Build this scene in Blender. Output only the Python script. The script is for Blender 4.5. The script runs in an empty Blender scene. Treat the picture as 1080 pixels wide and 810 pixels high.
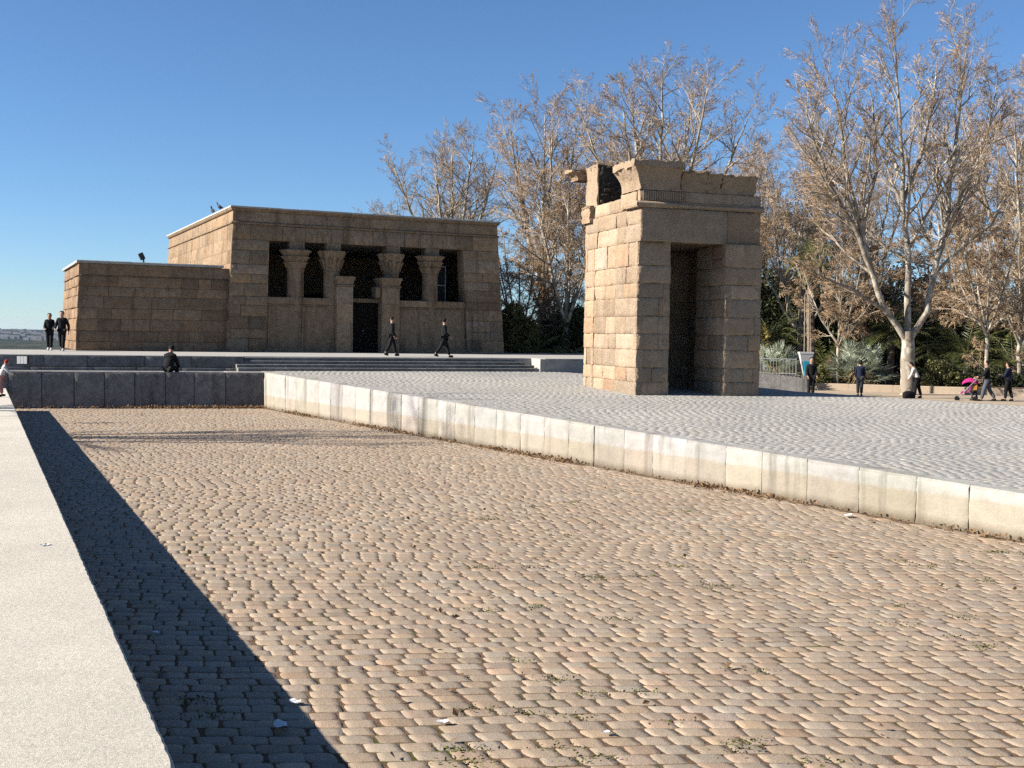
import bpy, math, random
import numpy as np
from mathutils import Vector, Matrix

C = bpy.context.scene
COL = C.collection
R = math.radians

# ------------------------------------------------------------------ camera
EYE = 2.75
FPX = 1200.0                       # focal length in photo pixels (1080 wide)
PITCH = math.atan((405 - 354.7) / FPX)
ROLL = R(0.81)
cf = np.array([0, math.cos(PITCH), -math.sin(PITCH)])
cr0 = np.array([1.0, 0, 0])
cu0 = np.cross(cr0, cf)
cr = cr0 * math.cos(ROLL) + cu0 * math.sin(ROLL)
cu = cu0 * math.cos(ROLL) - cr0 * math.sin(ROLL)
cam_d = bpy.data.cameras.new('camera')
cam = bpy.data.objects.new('camera', cam_d)
COL.objects.link(cam)
m3 = Matrix((cr, cu, -cf)).transposed()
cam.matrix_world = Matrix.Translation((0, 0, EYE)) @ m3.to_4x4()
cam_d.sensor_width = 36
cam_d.lens = FPX / 1080 * 36
cam_d.clip_start = 0.1
cam_d.clip_end = 30000
C.camera = cam

# ------------------------------------------------------------------ sky, sun, exposure
SUN_EL, SUN_HEAD = R(29.0), R(-102)   # heading measured clockwise from +Y (view direction)
world = bpy.data.worlds.new('World')
C.world = world
world.use_nodes = True
wn = world.node_tree
wn.nodes.clear()
sky = wn.nodes.new('ShaderNodeTexSky')
sky.sky_type = 'NISHITA'
sky.sun_disc = False
sky.sun_elevation = SUN_EL
sky.sun_rotation = SUN_HEAD
sky.altitude = 1500
sky.air_density = 1.0
sky.dust_density = 0.3
sky.ozone_density = 6.0
bg = wn.nodes.new('ShaderNodeBackground')
bg.inputs['Strength'].default_value = 0.05
wo = wn.nodes.new('ShaderNodeOutputWorld')
gain = wn.nodes.new('ShaderNodeMix'); gain.data_type = 'RGBA'; gain.blend_type = 'MULTIPLY'; gain.inputs[0].default_value = 1.0
gain.inputs[7].default_value = (0.96, 1.03, 1.06, 1)
wn.links.new(sky.outputs[0], gain.inputs[6])
wn.links.new(gain.outputs[2], bg.inputs['Color'])
wn.links.new(bg.outputs[0], wo.inputs['Surface'])
sd = bpy.data.lights.new('sun', 'SUN')
sd.energy = 5.0
sd.angle = R(0.5)
sd.color = (1.0, 0.93, 0.83)
sun = bpy.data.objects.new('sun', sd)
COL.objects.link(sun)
S = Vector((math.sin(SUN_HEAD) * math.cos(SUN_EL), math.cos(SUN_HEAD) * math.cos(SUN_EL), math.sin(SUN_EL)))
sun.rotation_euler = S.to_track_quat('Z', 'Y').to_euler()
C.view_settings.view_transform = 'Standard'
C.view_settings.look = 'None'
C.view_settings.exposure = 1.47
C.view_settings.gamma = 1.0
C.render.engine = 'CYCLES'
C.cycles.max_bounces = 6
C.cycles.diffuse_bounces = 3
C.cycles.volume_bounces = 0
C.cycles.sample_clamp_indirect = 1.5
C.cycles.use_denoising = False
try:
    C.cycles.denoiser = 'OPENIMAGEDENOISE'
except Exception:
    pass

# ------------------------------------------------------------------ helpers
def ray(x, y):
    d = cf + cr * (x - 540) / FPX - cu * (y - 405) / FPX
    return d / d[1]
def atY(x, y, Y):
    """photo pixel -> point at distance Y in front of the camera"""
    return np.array([0, 0, EYE]) + ray(x, y) * Y
def ax(deg):
    a = R(deg)
    return np.array([math.cos(a), math.sin(a), 0.0]), np.array([-math.sin(a), math.cos(a), 0.0])
UP = np.array([0, 0, 1.0])

def tag(o, label=None, cat=None, group=None, kind=None):
    if label: o['label'] = label
    if cat: o['category'] = cat
    if group: o['group'] = group
    if kind: o['kind'] = kind
    return o
def empty(name, loc=(0, 0, 0), rz=0.0, parent=None):
    o = bpy.data.objects.new(name, None)
    o.empty_display_size = 0.2
    COL.objects.link(o)
    o.location = loc
    o.rotation_euler = (0, 0, rz)
    if parent: o.parent = parent
    return o
def thing(name, label, cat, loc=(0, 0, 0), rz=0.0, group=None):
    return tag(empty(name, loc, rz), label, cat, group)
def copy_tree(o, parent=None):
    c = o.copy()
    COL.objects.link(c)
    c.parent = parent
    for ch in list(o.children):
        copy_tree(ch, c)
    return c

class MB:
    """numpy mesh collector -> one mesh object"""
    def __init__(self):
        self.v, self.f, self.t, self.m, self.n = [], [], [], [], 0
    def add(self, v, f, tint=(1, 1, 1), mat=0):
        v = np.asarray(v, float).reshape(-1, 3)
        f = np.asarray(f, int)
        self.v.append(v)
        self.f.append(f + self.n)
        t = np.asarray(tint, float)
        if t.ndim == 1: t = np.tile(t, (len(v), 1))
        self.t.append(t)
        self.m.append(np.full(len(f), mat))
        self.n += len(v)
        return self
    def box(self, a, b, tint=(1, 1, 1), mat=0, M=None, bev=0.0):
        a = np.minimum(a, b); b2 = np.maximum(a, b)
        x0, y0, z0 = a; x1, y1, z1 = b2
        if bev <= 0:
            v = np.array([[x0,y0,z0],[x1,y0,z0],[x1,y1,z0],[x0,y1,z0],[x0,y0,z1],[x1,y0,z1],[x1,y1,z1],[x0,y1,z1]], float)
            f = [[0,3,2,1],[4,5,6,7],[0,1,5,4],[1,2,6,5],[2,3,7,6],[3,0,4,7]]
        else:
            e = bev
            def ring(z, i): return [[x0+i,y0+i,z],[x1-i,y0+i,z],[x1-i,y1-i,z],[x0+i,y1-i,z]]
            # vertical edges stay sharp, top and bottom edges are chamfered
            v = np.array(ring(z0,e)+ring(z0+e,0)+ring(z1-e,0)+ring(z1,e), float)
            f = [[3,2,1,0],[12,13,14,15]]
            for k in range(3):
                for i in range(4):
                    j = (i+1) % 4
                    f.append([4*k+i,4*k+j,4*k+4+j,4*k+4+i])
        if M is not None: v = v @ M[:3,:3].T + M[:3,3]
        return self.add(v, f, tint, mat)
    def prism(self, poly, z0, z1, tint=(1,1,1), mat=0):
        """poly: list of xy; z1 may be a function of xy"""
        n = len(poly)
        zt = [z1(x, y) if callable(z1) else z1 for x, y in poly]
        zb = [z0(x, y) if callable(z0) else z0 for x, y in poly]
        v = [[x, y, z] for (x, y), z in zip(poly, zb)] + [[x, y, z] for (x, y), z in zip(poly, zt)]
        self.v.append(np.array(v, float)); self.t.append(np.tile(tint, (2*n, 1)))
        q = [[i, (i+1) % n, n+(i+1) % n, n+i] for i in range(n)]
        self.f.append(np.array(q) + self.n); self.m.append(np.full(n, mat))
        self.ng = getattr(self, 'ng', [])
        self.ng.append(([self.n + n + i for i in range(n)], mat)); self.ng.append(([self.n + n - 1 - i for i in range(n)], mat))
        self.n += 2*n
        return self
    def tube(self, pts, rad, sides=6, tint=(1,1,1), mat=0, cap=True):
        pts = np.asarray(pts, float); n = len(pts)
        rad = np.broadcast_to(np.asarray(rad, float), (n,))
        tg = np.gradient(pts, axis=0); tg /= np.linalg.norm(tg, axis=1)[:, None] + 1e-9
        ref = np.array([0.13, 0.21, 0.97]) if abs(tg[0][2]) < 0.8 else np.array([0.97, 0.13, 0.2])
        a = np.cross(tg, ref); a /= np.linalg.norm(a, axis=1)[:, None] + 1e-9
        b = np.cross(tg, a)
        th = np.arange(sides) * 2*math.pi/sides
        v = pts[:,None,:] + rad[:,None,None]*(np.cos(th)[None,:,None]*a[:,None,:] + np.sin(th)[None,:,None]*b[:,None,:])
        f = []
        for i in range(n-1):
            for j in range(sides):
                k = (j+1) % sides
                f.append([i*sides+j, i*sides+k, (i+1)*sides+k, (i+1)*sides+j])
        n0 = self.n
        self.add(v.reshape(-1,3), f, tint, mat)
        if cap:
            self.ng = getattr(self, 'ng', [])
            self.ng.append(([n0+sides-1-j for j in range(sides)], mat))
            self.ng.append(([n0+(n-1)*sides+j for j in range(sides)], mat))
        return self
    def lathe(self, prof, seg=24, M=None, tint=(1,1,1), mat=0, lobes=0, amp=0.0):
        prof = np.asarray(prof, float)
        th = np.arange(seg)*2*math.pi/seg
        lob = 1 + amp*np.cos(lobes*th) if lobes else np.ones(seg)
        n = len(prof)
        v = np.zeros((n, seg, 3))
        am = prof[:,2] if prof.shape[1] > 2 else np.zeros(n)
        for i in range(n):
            rr = prof[i,0]*(1 + am[i]*np.cos(lobes*th)) if lobes else prof[i,0]*np.ones(seg)
            v[i,:,0] = rr*np.cos(th); v[i,:,1] = rr*np.sin(th); v[i,:,2] = prof[i,1]
        f = []
        for i in range(n-1):
            for j in range(seg):
                k = (j+1) % seg
                f.append([i*seg+j, i*seg+k, (i+1)*seg+k, (i+1)*seg+j])
        v = v.reshape(-1,3)
        if M is not None: v = v @ np.asarray(M)[:3,:3].T + np.asarray(M)[:3,3]
        n0 = self.n
        self.add(v, f, tint, mat)
        self.ng = getattr(self, 'ng', [])
        self.ng.append(([n0+seg-1-j for j in range(seg)], mat))
        self.ng.append(([n0+(n-1)*seg+j for j in range(seg)], mat))
        return self
    def build(self, name, mats, parent=None, smooth=None, xf=None, kind=None):
        me = bpy.data.meshes.new(name)
        V = np.concatenate(self.v) if self.v else np.zeros((0,3))
        if xf is not None: V = xf(V)
        loops, starts, tots, mi = [], [], [], []
        pos = 0
        for f, m in zip(self.f, self.m):
            if len(f) == 0: continue
            k = f.shape[1]
            loops.append(f.ravel()); starts.append(pos + np.arange(len(f))*k); tots.append(np.full(len(f), k)); mi.append(m)
            pos += f.size
        for f, m in getattr(self, 'ng', []):
            loops.append(np.array(f)); starts.append(np.array([pos])); tots.append(np.array([len(f)])); mi.append(np.array([m])); pos += len(f)
        L = np.concatenate(loops); ST = np.concatenate(starts); T = np.concatenate(tots); MI = np.concatenate(mi)
        me.vertices.add(len(V)); me.vertices.foreach_set('co', V.astype(np.float32).ravel())
        me.loops.add(len(L)); me.loops.foreach_set('vertex_index', L.astype(np.int32))
        me.polygons.add(len(ST)); me.polygons.foreach_set('loop_start', ST.astype(np.int32)); me.polygons.foreach_set('loop_total', T.astype(np.int32))
        me.polygons.foreach_set('material_index', MI.astype(np.int32))
        at = me.attributes.new('tint', 'FLOAT_COLOR', 'POINT')
        tt = np.concatenate(self.t); at.data.foreach_set('color', np.concatenate([tt, np.ones((len(tt),1))], 1).astype(np.float32).ravel())
        me.update(calc_edges=True)
        if smooth is not None:
            me.polygons.foreach_set('use_smooth', np.ones(len(ST), bool))
            if smooth < 179: me.set_sharp_from_angle(angle=R(smooth))
        else:
            me.polygons.foreach_set('use_smooth', np.zeros(len(ST), bool))
        if not isinstance(mats, (list, tuple)): mats = [mats]
        for m in mats: me.materials.append(m)
        o = bpy.data.objects.new(name, me)
        COL.objects.link(o)
        if parent: o.parent = parent
        if kind: o['kind'] = kind
        return o

# ------------------------------------------------------------------ materials
class NT:
    def __init__(self, name):
        self.mat = bpy.data.materials.new(name); self.mat.use_nodes = True
        self.t = self.mat.node_tree; self.t.nodes.clear()
        self.out = self.n('ShaderNodeOutputMaterial'); self.b = self.n('ShaderNodeBsdfPrincipled')
        self.t.links.new(self.b.outputs[0], self.out.inputs['Surface'])
        self._co = None
    def n(self, k, **kw):
        nd = self.t.nodes.new(k)
        for a, b in kw.items(): setattr(nd, a, b)
        return nd
    def set(self, sock, val):
        if isinstance(val, bpy.types.NodeSocket): self.t.links.new(val, sock)
        elif isinstance(val, (tuple, list)) and len(val) == 3 and sock.type == 'RGBA': sock.default_value = (*val, 1)
        else: sock.default_value = val
    def co(self):
        if self._co is None: self._co = self.n('ShaderNodeNewGeometry').outputs['Position']
        return self._co
    def oco(self):
        return self.n('ShaderNodeTexCoord').outputs['Object']
    def scale(self, vec, s):
        m = self.n('ShaderNodeMapping'); self.set(m.inputs[0], vec); m.inputs['Scale'].default_value = s; return m.outputs[0]
    def noise(self, scale, detail=4, rough=0.6, vec=None, dist=0.0):
        nd = self.n('ShaderNodeTexNoise'); self.set(nd.inputs['Vector'], vec or self.co())
        nd.inputs['Scale'].default_value = scale; nd.inputs['Detail'].default_value = detail; nd.inputs['Roughness'].default_value = rough; nd.inputs['Distortion'].default_value = dist
        return nd.outputs[0]
    def voro(self, scale, vec=None, feature='F1', out=0):
        nd = self.n('ShaderNodeTexVoronoi', feature=feature); self.set(nd.inputs['Vector'], vec or self.co()); nd.inputs['Scale'].default_value = scale
        return nd.outputs[out]
    def ramp(self, fac, *stops):
        nd = self.n('ShaderNodeValToRGB'); self.set(nd.inputs[0], fac); e = nd.color_ramp.elements
        while len(e) < len(stops): e.new(0.5)
        for i, (p, c) in enumerate(stops):
            e[i].position = p
            e[i].color = (*c, 1) if isinstance(c, (tuple, list)) else (c, c, c, 1)
        return nd.outputs[0]
    def mix(self, fac, a, b, mode='MIX'):
        nd = self.n('ShaderNodeMix', data_type='RGBA', blend_type=mode)
        self.set(nd.inputs[0], fac); self.set(nd.inputs[6], a); self.set(nd.inputs[7], b)
        return nd.outputs[2]
    def math(self, op, a, b=0.0, clamp=False):
        nd = self.n('ShaderNodeMath', operation=op, use_clamp=clamp); self.set(nd.inputs[0], a); self.set(nd.inputs[1], b); return nd.outputs[0]
    def sep(self, vec=None):
        nd = self.n('ShaderNodeSeparateXYZ'); self.set(nd.inputs[0], vec or self.co()); return nd.outputs
    def tint(self):
        nd = self.n('ShaderNodeAttribute', attribute_name='tint'); return nd.outputs['Color']
    def bump(self, h, strength=0.5, dist=0.02):
        nd = self.n('ShaderNodeBump'); nd.inputs['Strength'].default_value = strength; nd.inputs['Distance'].default_value = dist
        self.set(nd.inputs['Height'], h); self.t.links.new(nd.outputs[0], self.b.inputs['Normal'])
    def done(self, col, rough=0.9, spec=0.3, metal=0.0, alb=0.62):
        col = self.mix(1.0, col, (alb, alb, alb), 'MULTIPLY')
        self.set(self.b.inputs['Base Color'], col); self.set(self.b.inputs['Roughness'], rough)
        self.b.inputs['Specular IOR Level'].default_value = spec; self.b.inputs['Metallic'].default_value = metal
        return self.mat

def m_stone(name, base, dark, light, stain=0.5, bump=0.6, fine=60, rough=0.92, alb=0.62, dk=0.85):
    t = NT(name)
    c = t.mix(t.ramp(t.noise(1.3, 5), (0.3, 0.0), (0.72, 1.0)), base, light)
    c = t.mix(t.ramp(t.noise(4.5, 6, 0.75), (0.38, 0.0), (0.66, dk)), c, dark)
    c = t.mix(0.9, c, t.tint(), 'MULTIPLY')
    st = t.noise(1.0, 5, 0.65, t.scale(t.co(), (2.2, 2.2, 0.35)))     # vertical run-off stains
    c = t.mix(t.ramp(st, (0.52, 0.0), (0.75, stain)), c, tuple(x*0.45 for x in dark))
    c = t.mix(0.5, c, t.ramp(t.noise(fine, 4, 0.8), (0.25, 0.55), (0.75, 1.35)), 'MULTIPLY')
    pits = t.math('MULTIPLY', t.ramp(t.noise(22, 5, 0.75), (0.35, 0.0), (0.55, 1.0)), 1.0)
    t.bump(t.math('ADD', t.noise(9, 8, 0.72), t.math('MULTIPLY', pits, 0.5)), bump, 0.035)
    return t.done(c, rough, 0.2, 0.0, alb)
def m_plain_pos(name, a, b):
    t = NT(name); c = t.mix(t.ramp(t.noise(9, 5), (0.35, 0.0), (0.65, 1.0)), a, b); t.bump(t.noise(40, 5, 0.8), 0.8, 0.02); return t.done(c, 1.0, 0.1)
M = {}
M['gate'] = m_stone('gate_sandstone', (0.51, 0.375, 0.25), (0.36, 0.245, 0.165), (0.60, 0.46, 0.325), 0.35, 0.9, dk=0.45)
M['temple'] = m_stone('temple_sandstone', (0.47, 0.33, 0.205), (0.29, 0.19, 0.115), (0.54, 0.395, 0.26), 0.9, 0.9, alb=0.60)
M['annex'] = m_stone('annex_sandstone', (0.46, 0.30, 0.185), (0.30, 0.185, 0.11), (0.52, 0.36, 0.23), 0.7, 0.9, alb=0.54)
M['core'] = m_stone('rough_core', (0.13, 0.10, 0.075), (0.06, 0.05, 0.04), (0.22, 0.17, 0.13), 0.5, 1.0, 25)
M['granite_cap'] = m_stone('pale_granite', (0.50, 0.48, 0.44), (0.36, 0.34, 0.31), (0.58, 0.56, 0.52), 0.3, 0.35, 120)
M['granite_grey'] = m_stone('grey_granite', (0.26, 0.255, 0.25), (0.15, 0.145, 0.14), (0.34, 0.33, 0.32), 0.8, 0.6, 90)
M['step'] = m_stone('step_granite', (0.24, 0.235, 0.225), (0.15, 0.145, 0.14), (0.32, 0.31, 0.295), 0.5, 0.4, 90)

t = NT('pool_coping')
z = t.sep()[2]
wl = t.math('ADD', z, t.math('MULTIPLY', t.math('SUBTRACT', t.noise(1.5, 4), 0.5), 0.12))
c = t.mix(t.ramp(wl, (0.44, 0.0), (0.50, 1.0)), (0.57, 0.50, 0.40), (0.63, 0.615, 0.58))
c = t.mix(t.ramp(t.noise(3.2, 6, 0.7), (0.4, 0.0), (0.75, 0.6)), c, (0.36, 0.33, 0.29))
c = t.mix(t.ramp(t.noise(1.0, 4, 0.6, t.scale(t.co(), (1.6, 1.6, 0.12))), (0.55, 0.0), (0.68, 0.7)), c, (0.18, 0.155, 0.13))
c = t.mix(t.ramp(wl, (0.02, 0.7), (0.16, 0.0)), c, (0.20, 0.15, 0.10))
c = t.mix(0.85, c, t.tint(), 'MULTIPLY')
c = t.mix(0.55, c, t.ramp(t.noise(110, 3, 0.8), (0.25, 0.5), (0.75, 1.35)), 'MULTIPLY')
t.bump(t.noise(14, 8, 0.75), 0.6, 0.03)
M['coping'] = t.done(c, 0.9, 0.25, 0.0, 0.46)

t = NT('ledge_granite')
c = t.mix(t.ramp(t.noise(0.9, 5), (0.3, 0.0), (0.7, 1.0)), (0.58, 0.535, 0.45), (0.50, 0.46, 0.385))
c = t.mix(0.85, c, t.ramp(t.noise(110, 4, 0.9), (0.3, 0.45), (0.7, 1.45)), 'MULTIPLY')
c = t.mix(0.7, c, t.ramp(t.noise(34, 5, 0.9), (0.3, 0.65), (0.7, 1.3)), 'MULTIPLY')
c = t.mix(t.ramp(t.noise(28, 5, 0.8), (0.58, 0.0), (0.75, 0.5)), c, (0.30, 0.26, 0.21))
c = t.mix(0.9, c, t.tint(), 'MULTIPLY')
t.bump(t.math('ADD', t.noise(160, 4, 0.8), t.noise(35, 4, 0.7)), 0.55, 0.01)
M['ledge'] = t.done(c, 0.85, 0.3, 0.0, 0.86)

t = NT('cobblestone')
c = t.mix(t.ramp(t.noise(5, 5, 0.7), (0.3, 0.0), (0.75, 0.8)), (0.45, 0.36, 0.262), (0.36, 0.275, 0.195))
c = t.mix(1.0, c, t.tint(), 'MULTIPLY')
c = t.mix(t.ramp(t.noise(0.45, 4, 0.6), (0.4, 0.0), (0.7, 0.6)), c, (0.37, 0.275, 0.195))
c = t.mix(0.75, c, t.ramp(t.noise(95, 4, 0.85), (0.30, 0.42), (0.70, 1.55)), 'MULTIPLY')
c = t.mix(t.ramp(t.noise(40, 4, 0.8), (0.58, 0.0), (0.72, 0.65)), c, (0.15, 0.115, 0.085))
t.bump(t.math('ADD', t.noise(30, 6, 0.75), t.math('MULTIPLY', t.noise(110, 3, 0.7), 0.4)), 0.4, 0.014)
M['cobble'] = t.done(c, t.ramp(t.noise(20, 3), (0.3, 0.62), (0.7, 0.9)), 0.3)

t = NT('joint_dirt')
c = t.mix(t.ramp(t.noise(14, 5), (0.35, 0.0), (0.65, 1.0)), (0.16, 0.10, 0.06), (0.26, 0.17, 0.11))
moss = t.math('MULTIPLY', t.ramp(t.noise(0.9, 5, 0.7), (0.50, 0.0), (0.62, 1.0)), t.ramp(t.noise(9, 4, 0.7), (0.42, 0.0), (0.58, 1.0)))
c = t.mix(moss, c, (0.10, 0.115, 0.022))
t.bump(t.noise(60, 5, 0.8), 0.9, 0.02)
M['dirt'] = t.done(c, 1.0, 0.1)

t = NT('plaza_setts')
c = t.mix(t.ramp(t.noise(0.35, 5, 0.65), (0.38, 0.0), (0.66, 1.0)), (0.53, 0.505, 0.455), (0.46, 0.44, 0.40))
c = t.mix(1.0, c, t.tint(), 'MULTIPLY')
c = t.mix(t.ramp(t.noise(1.6, 5, 0.75, t.scale(t.co(), (0.5, 1.8, 1))), (0.50, 0.0), (0.75, 0.3)), c, (0.38, 0.365, 0.335))
c = t.mix(t.ramp(t.noise(2.2, 5, 0.75, t.scale(t.co(), (0.35, 1.6, 1))), (0.56, 0.0), (0.78, 0.3)), c, (0.58, 0.565, 0.525))
c = t.mix(0.8, c, t.ramp(t.noise(26, 5, 0.85), (0.3, 0.6), (0.7, 1.35)), 'MULTIPLY')
t.bump(t.math('ADD', t.noise(12, 6, 0.8), t.math('MULTIPLY', t.noise(70, 3, 0.8), 0.4)), 0.16, 0.02)
c = t.mix(t.ramp(t.noise(0.22, 5, 0.7, t.scale(t.co(), (1.0, 0.5, 1))), (0.42, 0.0), (0.66, 0.6)), c, (0.36, 0.35, 0.325))
M['plaza'] = t.done(c, t.ramp(t.noise(3, 4), (0.3, 0.6), (0.7, 0.9)), 0.3, 0.0, 0.56)
M['plaza_joint'] = m_plain_pos('plaza_joint', (0.40, 0.37, 0.32), (0.30, 0.275, 0.235))

t = NT('terrace_paving')
c = t.mix(t.ramp(t.noise(2, 5), (0.3, 0.0), (0.7, 1.0)), (0.50, 0.48, 0.44), (0.42, 0.40, 0.37))
t.bump(t.noise(20, 5), 0.3, 0.01)
M['terrace'] = t.done(c, 0.9)

t = NT('sandy_path')
c = t.mix(t.ramp(t.noise(0.6, 5), (0.3, 0.0), (0.7, 1.0)), (0.52, 0.42, 0.31), (0.45, 0.36, 0.27))
c = t.mix(0.6, c, t.ramp(t.noise(9, 5, 0.8), (0.3, 0.75), (0.7, 1.2)), 'MULTIPLY')
t.bump(t.noise(25, 5, 0.7), 0.5, 0.02)
M['sand'] = t.done(c, 1.0, 0.1)

t = NT('planting_soil')
c = t.mix(t.ramp(t.noise(2.5, 6, 0.7), (0.35, 0.0), (0.65, 1.0)), (0.20, 0.125, 0.075), (0.11, 0.075, 0.045))
c = t.mix(t.ramp(t.noise(7, 5, 0.7), (0.5, 0.0), (0.65, 0.8)), c, (0.06, 0.075, 0.02))
t.bump(t.noise(12, 6, 0.8), 0.8, 0.08)
M['soil'] = t.done(c, 1.0, 0.1)

t = NT('far_land')
c = t.mix(t.ramp(t.noise(0.004, 6, 0.7), (0.4, 0.0), (0.62, 1.0)), (0.028, 0.040, 0.018), (0.10, 0.09, 0.055))
c = t.mix(t.ramp(t.noise(0.02, 5, 0.75), (0.45, 0.0), (0.6, 0.8)), c, (0.018, 0.028, 0.012))
M['land'] = t.done(c, 1.0, 0.0)

def m_plain(name, col, rough=0.8, var=0.25, sc=20, spec=0.3, metal=0.0, bump=0.0):
    t = NT(name)
    c = t.mix(t.ramp(t.noise(sc, 4, 0.7, t.oco()), (0.3, 0.0), (0.7, 1.0)), tuple(x*(1-var) for x in col), tuple(min(1, x*(1+var)) for x in col))
    if bump: t.bump(t.noise(sc*2, 4, 0.7, t.oco()), bump, 0.01)
    return t.done(c, rough, spec, metal)
def m_leaf(name, col, col2, rough=0.6, transl=0.25, sc=1.5):
    t = NT(name)
    c = t.mix(t.ramp(t.noise(sc, 4, 0.7), (0.35, 0.0), (0.65, 1.0)), col, col2)
    c = t.mix(1.0, c, t.tint(), 'MULTIPLY')
    t.done(c, rough, 0.35)
    tr = t.n('ShaderNodeBsdfTranslucent'); t.set(tr.inputs[0], c)
    mx = t.n('ShaderNodeMixShader'); mx.inputs[0].default_value = transl
    t.t.links.new(t.b.outputs[0], mx.inputs[1]); t.t.links.new(tr.outputs[0], mx.inputs[2]); t.t.links.new(mx.outputs[0], t.out.inputs['Surface'])
    return t.mat
t = NT('plane_bark')
c = t.mix(t.ramp(t.voro(3.0, t.scale(t.co(), (1.3, 1.3, 0.6))), (0.35, 0.0), (0.5, 1.0)), (0.58, 0.53, 0.44), (0.33, 0.28, 0.22))
c = t.mix(t.ramp(t.noise(2.2, 5, 0.75), (0.52, 0.0), (0.62, 0.8)), c, (0.22, 0.18, 0.13))
t.bump(t.noise(12, 5, 0.7), 0.5, 0.03)
M['bark'] = t.done(c, 0.9, 0.15)
M['bark_dark'] = m_plain('dark_bark', (0.22, 0.17, 0.13), 0.95, 0.4, 3, 0.1)
M['twig'] = m_plain('twig_bark', (0.46, 0.325, 0.20), 0.95, 0.35, 0.8, 0.1)
M['twig_pale'] = m_plain('pale_twig_bark', (0.48, 0.41, 0.33), 0.95, 0.35, 0.8, 0.1)
M['dry_leaf'] = m_leaf('dry_plane_leaf', (0.34, 0.20, 0.12), (0.44, 0.28, 0.17), 0.8, 0.3)
M['litter'] = m_leaf('fallen_leaf', (0.20, 0.115, 0.055), (0.30, 0.18, 0.09), 0.85, 0.15, 30)
M['evergreen'] = m_leaf('evergreen_leaf', (0.050, 0.062, 0.022), (0.095, 0.105, 0.036), 0.5, 0.15)
M['olive'] = m_leaf('olive_leaf', (0.15, 0.155, 0.05), (0.22, 0.20, 0.07), 0.55, 0.25)
M['yellow_leaf'] = m_leaf('yellow_leaf', (0.33, 0.22, 0.03), (0.40, 0.30, 0.06), 0.6, 0.3)
M['palm'] = m_leaf('palm_leaf', (0.11, 0.14, 0.045), (0.20, 0.215, 0.075), 0.45, 0.2)
M['silver'] = m_leaf('silver_palm_leaf', (0.30, 0.35, 0.25), (0.50, 0.54, 0.42), 0.5, 0.15)
M['straw'] = m_leaf('dead_frond', (0.24, 0.17, 0.085), (0.30, 0.22, 0.12), 0.9, 0.1)
M['dark_wood'] = m_plain('dark_door_wood', (0.012, 0.009, 0.007), 0.85, 0.3, 6, 0.1)
M['metal_dark'] = m_plain('dark_metal', (0.05, 0.05, 0.05), 0.45, 0.2, 20, 0.5, 0.6)
M['metal_grey'] = m_plain('grey_metal', (0.35, 0.36, 0.36), 0.5, 0.15, 20, 0.5, 0.5)
M['white'] = m_plain('white_paint', (0.60, 0.60, 0.59), 0.6, 0.05, 8)
M['blue'] = m_plain('turquoise_plastic', (0.02, 0.33, 0.50), 0.5, 0.1, 8)
M['paper'] = m_plain('paper', (0.80, 0.81, 0.82), 0.7, 0.06, 15)
M['wood_pole'] = m_plain('weathered_pole', (0.26, 0.22, 0.17), 0.9, 0.3, 6)
M['pigeon'] = m_plain('pigeon_feathers', (0.05, 0.05, 0.06), 0.7, 0.3, 30)
M['skin'] = m_plain('skin', (0.42, 0.26, 0.18), 0.6, 0.08, 20)
M['glass'] = m_plain('dull_glass', (0.012, 0.012, 0.013), 0.6, 0.2, 3, 0.2)
def cloth(name, col): return m_plain(name, col, 0.9, 0.2, 18, 0.15, 0, 0.3)
M['c_black'] = cloth('black_cloth', (0.012, 0.012, 0.014)); M['c_navy'] = cloth('navy_cloth', (0.014, 0.020, 0.045))
M['c_dark'] = cloth('charcoal_cloth', (0.03, 0.03, 0.034)); M['c_grey'] = cloth('grey_denim', (0.10, 0.11, 0.13))
M['c_cream'] = cloth('cream_cloth', (0.66, 0.62, 0.55)); M['c_red'] = cloth('red_cloth', (0.33, 0.03, 0.03))
M['c_pink'] = cloth('dusty_pink_cloth', (0.42, 0.22, 0.21)); M['c_magenta'] = cloth('magenta_cloth', (0.45, 0.03, 0.19))
M['c_beige'] = cloth('beige_cloth', (0.34, 0.27, 0.19)); M['c_orange'] = cloth('ochre_cloth', (0.45, 0.22, 0.05)); M['c_stripe'] = cloth('white_cloth', (0.72, 0.68, 0.68))
M['hair'] = cloth('dark_hair', (0.018, 0.013, 0.010)); M['shoe_w'] = cloth('white_shoe', (0.70, 0.70, 0.70)); M['shoe_k'] = cloth('black_shoe', (0.015, 0.014, 0.014))
M['eye'] = m_plain('eye', (0.02, 0.015, 0.012), 0.3, 0.1)

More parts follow.
